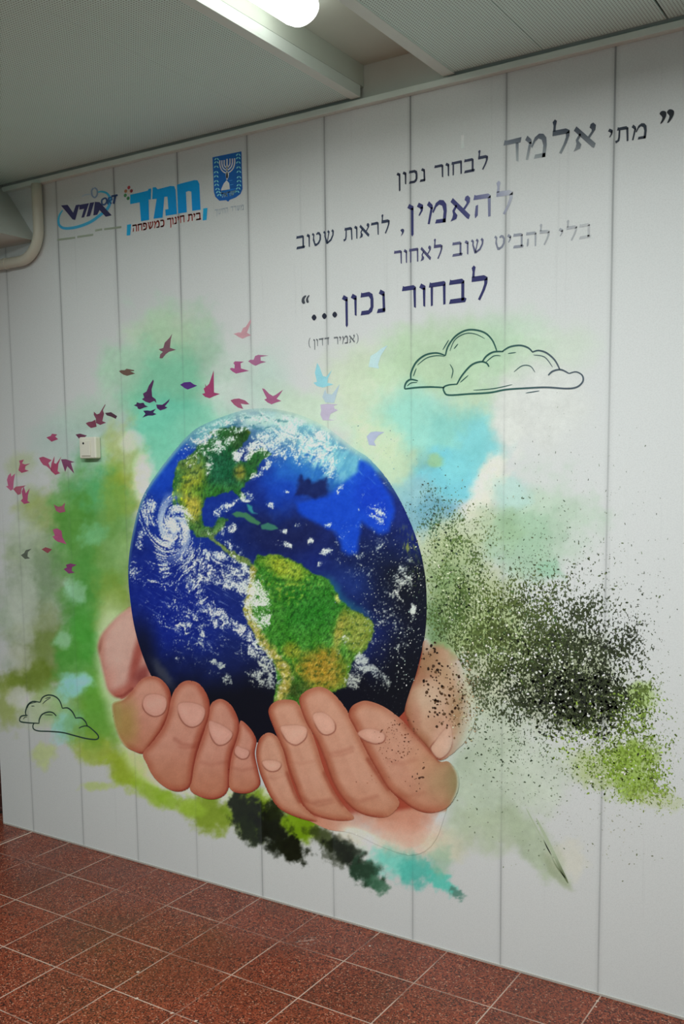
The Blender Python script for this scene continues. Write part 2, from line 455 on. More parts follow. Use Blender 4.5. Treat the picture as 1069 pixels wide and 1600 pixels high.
WASH = [  # u, v, ru, rv, rot, colour read in the photograph, strength, softness, edge noise, noise size
    # upper left: teal and green wash behind the birds
    (262, 590, 95, 110, 0, (150, 188, 160), .75, .45, .55, 60),
    (262, 520, 60, 45, 0, (168, 190, 160), .6, .6, .5, 50),
    (255, 615, 72, 75, 0, (122, 190, 158), .8, .5, .5, 55),
    (268, 665, 66, 52, 0, (115, 196, 170), .9, .45, .4, 50),
    (238, 720, 34, 50, 20, (122, 196, 168), .85, .5, .4, 40),
    (190, 580, 40, 45, 0, (150, 180, 158), .55, .5, .5, 40),
    (375, 600, 55, 70, 0, (190, 205, 195), .55, .6, .4, 60),
    (330, 680, 60, 50, 0, (150, 205, 180), .6, .6, .4, 40),
    (420, 600, 40, 60, 0, (176, 208, 194), .4, .7, .4, 60),
    (480, 640, 70, 30, 20, (192, 214, 190), .7, .6, .4, 50),
    (150, 655, 60, 35, 0, (150, 178, 160), .55, .6, .5, 40),
    (110, 690, 70, 40, 0, (150, 175, 165), .45, .7, .5, 50),
    (150, 735, 48, 40, 0, (128, 180, 150), .6, .6, .6, 30),
    (195, 718, 34, 60, -8, (165, 180, 110), .7, .5, .6, 30),
    (190, 760, 30, 45, 0, (150, 168, 70), .7, .5, .6, 30),
    (222, 748, 18, 42, 8, (205, 208, 198), .8, .5, .5, 26),
    (205, 690, 22, 18, 0, (196, 204, 192), .7, .5, .5, 24),
    # left: green wash
    (32, 724, 24, 20, 0, (160, 172, 130), .55, .6, .5, 24),
    (48, 778, 14, 18, 0, (160, 176, 116), .6, .6, .5, 20),
    (100, 850, 80, 95, 0, (140, 160, 118), .65, .5, .7, 55),
    (75, 800, 42, 30, 0, (150, 165, 90), .6, .6, .7, 30),
    (70, 960, 75, 100, 0, (140, 158, 132), .65, .5, .7, 50),
    (140, 800, 58, 75, 10, (105, 165, 95), .8, .5, .7, 40),
    (155, 790, 46, 50, 0, (88, 168, 112), .85, .5, .6, 34),
    (128, 880, 50, 85, 5, (92, 150, 70), .85, .5, .7, 40),
    (118, 815, 34, 42, 0, (84, 146, 52), .8, .5, .7, 30),
    (150, 920, 42, 90, 5, (75, 150, 62), .85, .5, .6, 40),
    (178, 900, 34, 95, 0, (128, 158, 70), .75, .5, .6, 36),
    (182, 830, 34, 55, 0, (132, 168, 100), .7, .5, .6, 30),
    (185, 780, 28, 40, 0, (142, 160, 62), .6, .5, .6, 26),
    (60, 900, 40, 60, 0, (122, 142, 112), .7, .6, .7, 36),
    (55, 1005, 36, 60, 20, (132, 142, 90), .6, .6, .7, 36),
    (90, 1020, 50, 42, 0, (116, 136, 66), .75, .5, .7, 34),
    (45, 1062, 48, 30, 0, (112, 134, 42), .85, .5, .7, 30),
    (122, 1020, 34, 60, 0, (78, 152, 56), .9, .5, .6, 36),
    (138, 985, 26, 50, 0, (82, 160, 66), .85, .5, .6, 30),
    (125, 1090, 50, 50, 0, (112, 168, 92), .8, .5, .6, 34),
    (155, 1120, 42, 48, 0, (112, 160, 44), .85, .5, .6, 30),
    (152, 1090, 24, 60, 0, (102, 164, 62), .8, .5, .6, 28),
    (75, 1105, 52, 34, 0, (166, 184, 140), .65, .6, .6, 30),
    (12, 1100, 22, 42, 0, (142, 158, 78), .7, .6, .6, 26),
    (145, 835, 26, 18, 0, (130, 196, 160), .8, .6, .7, 20),
    (117, 925, 18, 20, 0, (156, 196, 176), .85, .6, .7, 20),
    (100, 1000, 16, 14, 0, (150, 186, 160), .7, .6, .7, 18),
    (112, 1072, 26, 20, -30, (146, 200, 202), .85, .6, .6, 22),
    (108, 1135, 26, 30, 20, (148, 202, 206), .85, .6, .6, 22),
    (130, 1062, 18, 12, 0, (150, 202, 200), .7, .6, .6, 20),
    (185, 870, 30, 30, 0, (150, 176, 128), .6, .6, .6, 24),
    (35, 950, 26, 70, 5, (172, 178, 168), .7, .5, .6, 30),
    (38, 838, 26, 38, 0, (170, 178, 165), .6, .6, .6, 28),
    (30, 1030, 20, 24, 0, (180, 182, 174), .6, .6, .6, 22),
    (30, 1090, 22, 18, 0, (186, 188, 182), .8, .5, .5, 20),
    (150, 1168, 42, 24, 25, (150, 168, 62), .85, .5, .6, 26),
    (140, 1180, 20, 14, 0, (154, 172, 90), .7, .5, .7, 20),
    (68, 1180, 18, 20, 20, (172, 184, 126), .75, .5, .7, 20),
    (205, 1205, 38, 30, 35, (150, 176, 52), .9, .45, .6, 26),
    (190, 1195, 22, 30, 0, (146, 164, 62), .7, .5, .6, 22),
    (155, 1228, 26, 8, -5, (166, 182, 110), .7, .5, .8, 16),
    (240, 1240, 30, 18, 40, (150, 180, 60), .85, .45, .6, 22),
    (265, 1250, 26, 14, 30, (142, 176, 46), .8, .45, .6, 18),
    (150, 860, 60, 120, 0, (104, 152, 84), .45, .6, .6, 40),
    (178, 960, 30, 70, 0, (132, 152, 66), .6, .5, .6, 30),
    (140, 1130, 60, 40, 15, (110, 160, 78), .55, .6, .6, 30),
    # glow around the hand
    (186, 1040, 36, 110, -6, (186, 200, 166), .8, .35, .1, 40),
    (236, 1170, 46, 56, -32, (190, 202, 160), .75, .35, .15, 30),
    (300, 1230, 84, 14, 12, (196, 206, 172), .7, .35, .15, 30),
    (430, 1248, 60, 14, 12, (200, 206, 190), .6, .4, .2, 30),
    # below the hands
    (325, 1270, 42, 30, 15, (126, 150, 36), .92, .4, .6, 24),
    (300, 1262, 24, 16, 20, (150, 180, 60), .7, .5, .6, 20),
    (400, 1272, 46, 36, 25, (120, 150, 26), .92, .4, .6, 26),
    (465, 1290, 34, 28, 20, (116, 152, 20), .92, .4, .5, 22),
    (380, 1262, 26, 26, 30, (38, 50, 24), .92, .45, .8, 18),
    (422, 1294, 26, 44, -38, (24, 34, 18), .93, .45, .7, 20),
    (388, 1296, 16, 26, -30, (40, 56, 24), .85, .5, .8, 14),
    (455, 1326, 28, 22, 20, (30, 40, 18), .92, .45, .8, 16),
    (430, 1266, 16, 18, 0, (36, 50, 16), .8, .5, .7, 14),
    (506, 1306, 30, 14, 25, (66, 80, 34), .85, .45, .8, 16),
    (540, 1330, 34, 20, 28, (34, 46, 26), .92, .45, .8, 16),
    (520, 1338, 20, 12, 40, (60, 70, 46), .5, .5, .9, 10),
    (574, 1362, 28, 20, 35, (44, 82, 56), .9, .45, .8, 16),
    (590, 1382, 18, 12, 30, (66, 118, 88), .85, .45, .9, 12),
    (560, 1306, 60, 16, 22, (206, 200, 182), .7, .5, .4, 24),
    (605, 1330, 50, 24, 15, (188, 206, 196), .7, .5, .5, 22),
    (620, 1345, 40, 24, 15, (118, 198, 184), .9, .5, .6, 20),
    (650, 1358, 30, 30, 30, (84, 180, 166), .9, .5, .7, 18),
    (690, 1378, 28, 14, 35, (88, 190, 174), .9, .45, .8, 14),
    (714, 1396, 14, 7, 40, (92, 140, 126), .9, .45, .9, 9),
    (640, 1305, 60, 34, 10, (212, 178, 158), .75, .6, .4, 34),
    (700, 1320, 36, 30, 0, (186, 186, 160), .7, .6, .5, 28),
    (690, 1345, 18, 26, 0, (140, 176, 150), .6, .6, .6, 18),
    # upper right sky wash
    (600, 640, 90, 90, 0, (190, 214, 186), .7, .6, .5, 60),
    (560, 600, 60, 60, 0, (200, 212, 186), .65, .6, .5, 50),
    (700, 560, 125, 62, -6, (186, 212, 178), .85, .5, .45, 60),
    (780, 540, 80, 50, -20, (184, 212, 184), .65, .6, .5, 60),
    (870, 545, 70, 40, -15, (196, 212, 190), .5, .7, .5, 60),
    (640, 700, 80, 90, 0, (158, 212, 190), .75, .6, .5, 60),
    (735, 640, 56, 70, 0, (186, 212, 180), .75, .5, .5, 40),
    (660, 660, 60, 60, 0, (156, 214, 204), .65, .6, .5, 50),
    (720, 690, 62, 55, 0, (142, 206, 198), .85, .5, .5, 46),
    (705, 745, 62, 42, 10, (122, 200, 214), .92, .4, .5, 40),
    (740, 705, 36, 62, 25, (134, 206, 212), .85, .45, .5, 34),
    (668, 722, 22, 14, 0, (128, 184, 190), .6, .6, .6, 20),
    (680, 720, 16, 10, 0, (160, 196, 140), .7, .5, .6, 16),
    (640, 725, 34, 20, -30, (150, 196, 180), .6, .6, .6, 24),
    (590, 690, 46, 34, 30, (206, 214, 182), .7, .6, .5, 30),
    (612, 730, 34, 40, 30, (190, 206, 176), .8, .5, .5, 30),
    (650, 785, 44, 46, 20, (138, 186, 196), .85, .5, .5, 28),
    (680, 800, 40, 24, 10, (110, 168, 190), .75, .5, .6, 22),
    (660, 820, 30, 24, 0, (130, 176, 190), .7, .5, .6, 20),
    (765, 755, 26, 50, 25, (214, 214, 202), .9, .45, .5, 26),
    (750, 795, 16, 30, 25, (214, 212, 200), .9, .45, .5, 20),
    (800, 650, 28, 60, 0, (210, 212, 206), .9, .45, .5, 36),
    (850, 640, 70, 70, 0, (208, 210, 206), .85, .5, .4, 50),
    # right: green haze under the spray
    (845, 810, 90, 70, 0, (178, 202, 178), .65, .6, .6, 46),
    (800, 770, 34, 28, 0, (176, 208, 202), .7, .5, .6, 30),
    (820, 850, 60, 62, 0, (160, 192, 164), .75, .5, .6, 40),
    (775, 830, 44, 34, 0, (158, 186, 150), .7, .5, .6, 30),
    (860, 890, 22, 14, 30, (150, 194, 164), .75, .5, .7, 20),
    (715, 840, 60, 40, -20, (190, 198, 168), .75, .5, .5, 30),
    (700, 880, 54, 60, 0, (168, 184, 138), .8, .5, .5, 30),
    (700, 950, 44, 70, 0, (132, 160, 104), .85, .5, .5, 30),
    (690, 975, 30, 40, 0, (122, 156, 106), .8, .5, .5, 24),
    (755, 960, 66, 74, 0, (172, 184, 138), .8, .5, .6, 34),
    (770, 1000, 60, 50, 0, (158, 178, 116), .75, .5, .6, 30),
    (755, 1075, 50, 50, 0, (186, 190, 160), .75, .5, .6, 30),
    (880, 1060, 95, 74, 10, (158, 168, 128), .7, .6, .6, 34),
    (900, 1090, 60, 46, 15, (108, 118, 82), .7, .6, .7, 24),
    (1000, 1090, 26, 24, 0, (160, 186, 106), .75, .5, .7, 18),
    (990, 1180, 40, 26, 0, (146, 176, 70), .85, .5, .7, 18),
    (985, 1222, 36, 28, 10, (150, 178, 86), .85, .5, .7, 18),
    (930, 1200, 50, 30, 10, (170, 184, 128), .7, .5, .7, 20),
    (770, 1150, 60, 60, 0, (182, 192, 172), .8, .5, .5, 36),
    (760, 1230, 80, 80, 0, (172, 186, 164), .85, .5, .5, 46),
    (830, 1210, 70, 60, 0, (186, 196, 180), .75, .5, .5, 40),
    (770, 1295, 70, 36, 0, (170, 182, 156), .7, .5, .6, 30),
    (835, 1320, 26, 74, -38, (164, 178, 152), .8, .5, .5, 24),
    (870, 1362, 10, 36, -38, (150, 162, 132), .7, .5, .5, 14),
    (890, 1340, 30, 30, 0, (196, 194, 178), .5, .6, .6, 24),
    (1030, 1250, 40, 14, 10, (176, 186, 140), .5, .5, .8, 14),
]

MURAL = empty('wall_mural', (-1.75, 0, 0), 'printed mural of hands holding a globe covering the whole white wall', 'mural')
def print_material(name, grooves=False):
    k = Nodes(name, 0.52, 0.22)
    at = k.n('ShaderNodeAttribute', attribute_name='paint')
    col = at.outputs['Color']
    if grooves:
        p, s = k.pos()
        q = k.math('DIVIDE', k.math('SUBTRACT', s[0], PLANK0), PLANKW)
        idx = k.math('FLOOR', k.math('ADD', q, 0.5))
        d = k.math('MULTIPLY', k.math('SUBTRACT', q, idx), PLANKW)          # signed distance to the printed joint
        wob = k.math('MULTIPLY', k.math('SUBTRACT', k.noise(p, 1.6, 2.0), 0.5), 0.004)
        dd = k.math('ABSOLUTE', k.math('ADD', d, wob))
        line = k.smooth(dd, 0.0010, 0.0042, 1.0, 0.0)
        soft = k.smooth(dd, 0.0, 0.016, 1.0, 0.0)
        fade = k.smooth(k.noise(p, 2.3, 3.0, 0.6, (1.0, 1.0, 0.5)), 0.30, 0.62, 0.45, 1.0)
        g = k.math('MULTIPLY', k.math('MULTIPLY', k.math('ADD', k.math('MULTIPLY', line, 0.30), k.math('MULTIPLY', soft, 0.12)), fade), at.outputs['Alpha'])
        g = k.math('MULTIPLY', g, k.smooth(s[2], 1.7, 2.6, 1.0, 1.7))
        col = k.mix(g, col, lc(70, 76, 80))
        streak = k.smooth(k.noise(p, 1.0, 4.0, 0.6, (38.0, 1.0, 1.1)), 0.60, 0.80)
        col = k.mix(k.math('MULTIPLY', k.math('MULTIPLY', streak, 0.16), at.outputs['Alpha']), col, lc(120, 122, 124))
        wn = k.n('ShaderNodeTexWhiteNoise', noise_dimensions='1D'); k.l(k.math('FLOOR', q), wn.inputs['W'])
        col = k.mix(k.math('MULTIPLY', wn.outputs['Value'], 0.05), col, lc(176, 186, 196))
    p, s = k.pos()
    if grooves:      # fine paint spray: speckle whose cover follows the print's own density map
        sa = k.n('ShaderNodeAttribute', attribute_name='spray')
        clump = k.noise(p, 15.0, 3.0, 0.6)
        den = k.math('MULTIPLY', sa.outputs['Alpha'], k.math('ADD', 0.1, k.math('MULTIPLY', clump, 1.7)))
        n = k.math('ADD', k.math('MULTIPLY', k.noise(p, 150.0, 2.5, 0.62, (1.0, 1.0, 0.72)), 0.75), k.math('MULTIPLY', k.noise(p, 52.0, 3.0, 0.6), 0.25))
        thr = k.math('SUBTRACT', 0.69, k.math('MULTIPLY', den, 0.31))
        d2 = k.math('SUBTRACT', n, thr)
        mask = k.math('MULTIPLY', k.smooth(d2, -0.012, 0.03), k.smooth(sa.outputs['Alpha'], 0.01, 0.05))
        tone = k.mix(k.smooth(k.noise(p, 85.0, 2.0), 0.35, 0.65), (0.55, 0.55, 0.55, 1), (1.3, 1.3, 1.25, 1))
        col = k.mix(mask, col, k.mix(1.0, sa.outputs['Color'], tone, 'MULTIPLY'))
    gr = k.noise(p, 260.0, 2.0)
    col = k.mix(k.smooth(gr, 0.35, 0.75, 0.0, 0.07), col, (0.02, 0.02, 0.02, 1))
    k.color(col)
    return k.m
M_PRINT = print_material('mural_print_ink')
M_PLANKS = print_material('mural_print_planks', True)

def raw_mesh(name, verts, faces, cols, mat, parent, alpha=None, extra=None, **kw):
    """verts (n,3), faces (m,3|4) ints, cols (n,3) linear print colours."""
    me = bpy.data.meshes.new(name)
    verts = np.asarray(verts, np.float32); faces = np.asarray(faces, np.int32)
    k = faces.shape[1]
    me.vertices.add(len(verts)); me.vertices.foreach_set('co', verts.ravel())
    me.loops.add(faces.size); me.loops.foreach_set('vertex_index', faces.ravel())
    me.polygons.add(len(faces)); me.polygons.foreach_set('loop_start', np.arange(0, faces.size, k, dtype=np.int32))
    me.update(calc_edges=True); me.validate()
    ca = me.color_attributes.new('paint', 'FLOAT_COLOR', 'POINT')
    rgba = np.ones((len(verts), 4), np.float32); rgba[:, :3] = cols
    if alpha is not None: rgba[:, 3] = alpha
    ca.data.foreach_set('color', rgba.ravel())
    if extra is not None:
        cb_ = me.color_attributes.new('spray', 'FLOAT_COLOR', 'POINT'); cb_.data.foreach_set('color', np.asarray(extra, np.float32).ravel())
        me.color_attributes.active_color = ca
    me.materials.append(mat)
    o = put(bpy.data.objects.new(name, me), parent, **kw)
    base = parent
    off = Vector((0, 0, 0))
    while base is not None: off -= base.location; base = base.parent
    o.location = off
    return o

def sheet(name, poly, step, colour, parent, y, mat=None, **kw):
    """Flat printed shape: a fine grid cut to the outline `poly` (photograph pixels), coloured by colour(u, v)."""
    U = np.array([q[0] for q in poly]); Vv = np.array([q[1] for q in poly])
    px, pz = unproj(U, Vv)
    wp = list(zip(px, pz))
    xs = np.arange(px.min() - step, px.max() + step * 1.01, step); zs = np.arange(pz.min() - step, pz.max() + step * 1.01, step)
    X, Z = np.meshgrid(xs, zs)
    d = sdf(X, Z, wp)
    gz, gx = np.gradient(d, step)
    keep = d < step * 0.62
    near = keep & (d > -step * 0.62)
    gl = np.sqrt(gx * gx + gz * gz) + 1e-9
    X2 = np.where(near, X - d * gx / gl ** 2, X); Z2 = np.where(near, Z - d * gz / gl ** 2, Z)
    nz, nx = X.shape
    f = keep[:-1, :-1] & keep[1:, :-1] & keep[:-1, 1:] & keep[1:, 1:]
    idx = np.arange(nz * nx).reshape(nz, nx)
    F = np.stack([idx[:-1, :-1][f], idx[:-1, 1:][f], idx[1:, 1:][f], idx[1:, :-1][f]], -1)
    used = np.unique(F); remap = np.zeros(nz * nx, int); remap[used] = np.arange(len(used))
    x = X2.ravel()[used]; z = Z2.ravel()[used]
    u, v = wall_uv(x, z)
    c = to_albedo(colour(u, v), u, v)
    return raw_mesh(name, np.stack([x, np.full(len(x), y), z], -1), remap[F], c, mat or M_PRINT, parent, **kw)

def flat_polys(name, polys, colour, parent, y, mat=None, **kw):
    """Small printed shape: filled polygons in wall coordinates (x, z); colour(u, v) or one photograph colour."""
    vs, fs = [], []
    for poly in polys:
        b = len(vs)
        vs += [(q[0], y, q[1]) for q in poly]
        for tri in tessellate_polygon([[Vector((q[0], q[1], 0)) for q in poly]]):
            a, b2, c2 = (poly[i] for i in tri)
            ar = (b2[0] - a[0]) * (c2[1] - a[1]) - (b2[1] - a[1]) * (c2[0] - a[0])
            if abs(ar) < 1e-10: continue
            fs.append([b + i for i in (tri if ar > 0 else tri[::-1])])
    V = np.array(vs)
    u, v = wall_uv(V[:, 0], V[:, 2])
    c = colour(u, v) if callable(colour) else np.tile(np.asarray(colour, float), (len(V), 1))
    return raw_mesh(name, V, np.array(fs), to_albedo(c, u, v), mat or M_PRINT, parent, **kw)

def px_polys(name, polys, colour, parent, y, **kw):
    out = []
    for poly in polys:
        x, z = unproj([q[0] for q in poly], [q[1] for q in poly])
        out.append(list(zip(x, z)))
    return flat_polys(name, out, colour, parent, y, **kw)

def ribbon(pts, w0, w1=None, smooth=5):
    """A pen stroke through photograph pixels as one polygon (taper w0 -> w1 at the ends)."""
    P = np.array(spline(pts, smooth, False)) if smooth else np.array(pts, float)
    T = np.gradient(P, axis=0); T /= np.linalg.norm(T, axis=1)[:, None] + 1e-9
    N = np.stack([-T[:, 1], T[:, 0]], -1)
    t = np.linspace(0, 1, len(P))
    w = w0 * 0.5 * np.ones(len(P)) if w1 is None else 0.5 * (w1 + (w0 - w1) * np.sin(np.pi * t) ** 0.5)
    A = P + N * w[:, None]; B = P - N * w[:, None]
    return [[tuple(A[i]), tuple(A[i + 1]), tuple(B[i + 1]), tuple(B[i])] for i in range(len(P) - 1)]

# ---- spray density of the print: u, v, ru, rv, rotation, cover, colour
SPRAY_MAP = [
    (895, 1085, 92, 48, 14, .66, (30, 36, 24)), (850, 1050, 130, 84, 10, .50, (46, 54, 32)), (925, 1010, 84, 60, 20, .46, (44, 50, 36)), (785, 985, 105, 80, 25, .50, (84, 98, 46)),
    (850, 965, 70, 56, 20, .36, (56, 66, 40)), (750, 1060, 46, 50, 0, .2, (84, 96, 60)), (705, 890, 58, 100, -10, .42, (78, 100, 54)), (705, 965, 42, 44, 0, .36, (56, 84, 46)), (965, 1170, 95, 56, 15, .42, (92, 114, 42)), (985, 1210, 56, 34, 10, .40, (122, 150, 52)), (1000, 1105, 42, 50, 0, .34, (112, 138, 54)),
    (965, 1000, 90, 84, 20, .2, (64, 72, 50)), (800, 1150, 115, 80, 25, .24, (82, 96, 72)), (880, 820, 140, 190, 0, .09, (104, 116, 98)), (820, 850, 80, 70, 0, .12, (92, 120, 88)), (905, 920, 110, 80, 10, .18, (78, 88, 62)),
    (668, 800, 42, 36, 20, .28, (62, 104, 112)), (665, 760, 36, 44, 20, .12, (84, 124, 128)), (860, 1260, 120, 56, 22, .12, (104, 114, 90)), (1025, 1248, 64, 20, 14, .34, (136, 154, 80)), (960, 1300, 100, 60, 0, .08, (112, 116, 92)), (735, 820, 50, 44, 0, .24, (110, 122, 80)), (745, 1060, 50, 80, 0, .22, (104, 112, 80)), (1010, 1160, 60, 120, 0, .2, (110, 126, 76))]
def spray_map(u, v):
    den = np.zeros(u.shape); cs = np.zeros(u.shape + (3,)); ws = np.full(u.shape, 1e-6)
    for i, (cx, cy, rx, ry, rot, a, col) in enumerate(SPRAY_MAP):
        q = a * blob(u, v, cx, cy, rx * 1.25, ry * 1.25, rot, .75, .45, 44, 150 + i)
        den = 1 - (1 - den) * (1 - q); w_ = q ** 2
        cs += w_[..., None] * np.array(col, float); ws += w_
    return den, cs / ws[..., None]

# ---- backdrop sheet
xs = np.concatenate([np.arange(WALL_L, -0.56, 0.0042), np.arange(-0.555, WALL_R + 0.001, 0.02)])
zs = np.concatenate([np.arange(0.0, RAIL_Z + 0.02, 0.0042)])
zs = zs * (RAIL_Z + 0.018 - 0.0) / zs[-1]
X, Z = np.meshgrid(xs, zs); nz, nx = X.shape
idx = np.arange(nz * nx).reshape(nz, nx)
Fq = np.stack([idx[:-1, :-1].ravel(), idx[:-1, 1:].ravel(), idx[1:, 1:].ravel(), idx[1:, :-1].ravel()], -1)
x, z = X.ravel(), Z.ravel()
u, v = wall_uv(x, z)
cb, cov = backdrop_photo(u, v)
sd, scol = spray_map(u, v)
raw_mesh('plank_backdrop', np.stack([x, np.full(len(x), -0.0006), z], -1), Fq, to_albedo(cb, u, v), M_PLANKS, MURAL, alpha=1 - 0.75 * np.clip(cov, 0, 1), extra=np.concatenate([to_albedo(scol, u, v), sd[:, None]], -1), label='white plank print with green and blue washes')

# ---- globe
GLOBE = spline([(430, 639), (409, 638), (385, 640), (360, 647), (324, 661), (299, 676), (270, 708), (238, 751), (219, 788), (205, 849), (201, 898), (206, 953), (214, 994), (226, 1031), (240, 1062),
                (262, 1094), (300, 1122), (350, 1146), (405, 1160), (470, 1150), (540, 1140), (600, 1134), (632, 1112), (641, 1085), (653, 1045), (663, 1001), (667, 960), (666, 912), (660, 872), (648, 832),
                (632, 794), (615, 763), (600, 741), (576, 715), (556, 702), (527, 679), (503, 663), (466, 647)], 4)
NAM = crop([(318, 600), (330, 520), (345, 430), (380, 365), (450, 335), (500, 270), (560, 235), (610, 215), (575, 190), (610, 172), (680, 155), (760, 165), (810, 155), (835, 185), (800, 245), (760, 285), (725, 330),
            (740, 370), (800, 380), (830, 300), (930, 290), (965, 325), (905, 370), (870, 430), (835, 485), (795, 520), (778, 560), (792, 605), (775, 628), (752, 595), (715, 562), (655, 578), (600, 590), (548, 602),
            (530, 650), (512, 720), (520, 785), (550, 803), (592, 800), (612, 755), (655, 732), (682, 745), (655, 800), (615, 850), (590, 868), (645, 905), (700, 945), (770, 985), (820, 1010), (862, 1032), (840, 1060),
            (790, 1035), (735, 1010), (690, 975), (640, 925), (560, 862), (480, 858), (440, 800), (418, 740), (396, 690), (372, 640), (352, 585), (345, 640), (362, 690), (340, 655)], 190, 630, .2432)
SAM = [(392, 886), (398, 877), (405, 868), (430, 866), (454, 874), (471, 882), (488, 896), (508, 901), (521, 916), (532, 937), (551, 952), (568, 959), (585, 976), (586, 989), (577, 1006), (567, 1019), (557, 1026), (548, 1045),
       (540, 1072), (526, 1080), (510, 1086), (480, 1098), (466, 1110), (440, 1110), (428, 1098), (433, 1066), (432, 1045), (421, 1026), (404, 1006), (394, 984), (384, 964), (381, 952), (385, 929), (391, 905)]
ANDES = [(391, 890), (389, 920), (385, 945), (388, 965), (400, 985), (412, 1006), (428, 1022), (442, 1040), (449, 1060), (440, 1085), (436, 1098)]
CUBA = crop([(715, 712), (740, 698), (800, 705), (850, 740), (895, 770), (880, 780), (830, 765), (790, 735), (735, 728)], 190, 630, .2432)
HISP = crop([(900, 785), (940, 772), (985, 790), (1005, 805), (960, 815), (905, 808)], 190, 630, .2432)
BAHA = crop([(810, 650), (840, 665), (850, 700), (875, 710), (840, 705), (820, 685)], 190, 630, .2432)
BRIGHT = crop([(140, 640), (250, 615), (330, 592), (430, 520), (530, 440), (545, 370), (610, 395), (700, 520), (752, 600), (768, 690), (735, 820), (670, 845), (600, 800), (560, 765), (540, 860), (520, 955), (480, 965), (430, 935), (405, 850), (330, 805), (250, 765), (190, 730), (150, 690)], 430, 630, .2432)
DARKP = crop([(135, 585), (150, 500), (172, 465), (190, 500), (215, 480), (235, 515), (330, 485), (345, 520), (320, 590), (260, 612), (180, 592)], 430, 630, .2432)
CLOUDS = [  # u, v, ru, rv, rotation, cover
    (272, 822, 19, 30, 8, 1.0), (285, 805, 22, 14, 40, .8), (250, 790, 10, 34, 60, .45), (228, 785, 10, 26, 20, .45), (240, 815, 16, 8, 10, .75), (219, 848, 6, 16, 0, .6), (238, 838, 20, 7, 35, .6), (252, 868, 9, 26, -20, .85),
    (258, 890, 8, 14, 10, .7), (210, 895, 8, 22, 0, .5), (282, 862, 12, 24, 20, .6), (296, 850, 9, 30, -12, .6), (300, 890, 18, 36, -14, .75), (318, 868, 9, 26, 0, .45), (342, 905, 36, 13, 18, .75), (338, 868, 22, 9, 12, .75), (384, 912, 36, 20, 20, .8), (372, 890, 24, 12, 30, .6),
    (400, 940, 24, 34, -20, .85), (404, 960, 16, 26, -20, .75), (345, 886, 40, 6, 10, .5), (240, 900, 34, 20, 20, .4),
    (345, 967, 22, 14, 35, .7), (376, 983, 20, 9, 35, .95), (330, 958, 26, 14, 40, .4), (310, 985, 50, 30, 35, .35), (270, 965, 50, 22, 25, .35), (300, 930, 60, 26, 40, .36),
    (404, 1015, 12, 30, -28, .85), (424, 1045, 10, 32, -22, .9), (398, 1056, 14, 10, 20, .75), (384, 1018, 14, 22, -30, .5), (412, 1062, 20, 14, 0, .55), (346, 1038, 7, 6, 0, 1.0), (335, 1034, 5, 4, 0, .7), (356, 1062, 9, 10, 0, .85), (330, 1050, 16, 5, 20, .5), (300, 1020, 50, 24, 20, .3),
    (352, 792, 22, 7, -28, .75), (340, 805, 8, 5, 0, .7), (385, 777, 13, 9, -20, .95), (363, 826, 8, 9, 0, .9), (360, 850, 12, 8, 0, .7), (340, 872, 16, 6, 10, .7), (370, 868, 12, 20, -30, .5), (348, 830, 5, 14, 20, .6), (330, 832, 14, 5, 0, .55),
    (424, 790, 9, 5, 10, .75), (448, 768, 6, 3, 20, .7), (405, 745, 14, 5, 0, .3), (403, 848, 18, 4, 0, .4), (444, 831, 8, 4, 10, .8), (453, 851, 9, 6, 0, .8), (486, 845, 6, 6, 0, .95), (510, 861, 10, 6, -10, .85), (437, 848, 12, 4, 0, .5), (470, 820, 10, 4, 0, .5), (502, 880, 10, 4, -20, .6), (518, 820, 12, 3, 0, .4),
    (532, 765, 5, 9, 35, .85), (565, 785, 3, 16, 15, .55), (596, 805, 10, 18, 0, .7), (583, 800, 14, 12, 0, .45), (560, 850, 60, 34, 20, .26), (560, 888, 40, 16, 30, .28),
    (628, 905, 13, 20, 10, .8), (640, 890, 10, 30, 5, .55), (646, 954, 5, 13, 5, .95), (615, 930, 22, 26, 0, .3), (600, 960, 30, 30, 0, .3), (620, 1000, 30, 40, 0, .3), (582, 1002, 8, 6, 0, .5),
    (560, 1045, 14, 26, 30, .75), (580, 1044, 26, 9, 35, .75), (602, 1062, 8, 18, -35, .65), (552, 1066, 14, 12, 20, .75), (540, 1000, 6, 8, 0, .8), (529, 1018, 4, 5, 0, .7), (568, 1028, 10, 10, 0, .5),
    (355, 690, 20, 8, -20, .6), (318, 700, 14, 16, 10, .6), (300, 720, 14, 8, -40, .4), (372, 672, 14, 6, -10, .7), (425, 700, 22, 14, -30, .75), (440, 715, 10, 16, 0, .6), (236, 792, 12, 12, 0, .7), (226, 812, 10, 22, 10, .6), (262, 850, 10, 20, -10, .7), (398, 640, 60, 8, -4, .55), (440, 655, 60, 8, 0, .7), (350, 660, 40, 7, -18, .75), (336, 690, 16, 14, 20, .75), (326, 684, 30, 12, -20, .5), (345, 700, 8, 10, 0, .7), (390, 705, 24, 8, -40, .9), (378, 712, 12, 10, 0, .95), (410, 690, 40, 12, -28, .9), (436, 676, 40, 12, -10, .9), (328, 728, 6, 14, 8, .75),
    (410, 735, 24, 5, -40, .7), (424, 720, 12, 6, -50, .6), (397, 742, 10, 4, -45, .55), (470, 690, 40, 18, 10, .8), (505, 700, 34, 22, 40, .75), (512, 722, 12, 26, -20, .85), (470, 715, 30, 14, 10, .6), (490, 665, 40, 10, 20, .65), (540, 700, 30, 8, 38, .45), (375, 668, 30, 6, -8, .5), (590, 745, 24, 4, 40, .35), (300, 690, 24, 10, -40, .3), (290, 710, 26, 10, -40, .25),
]
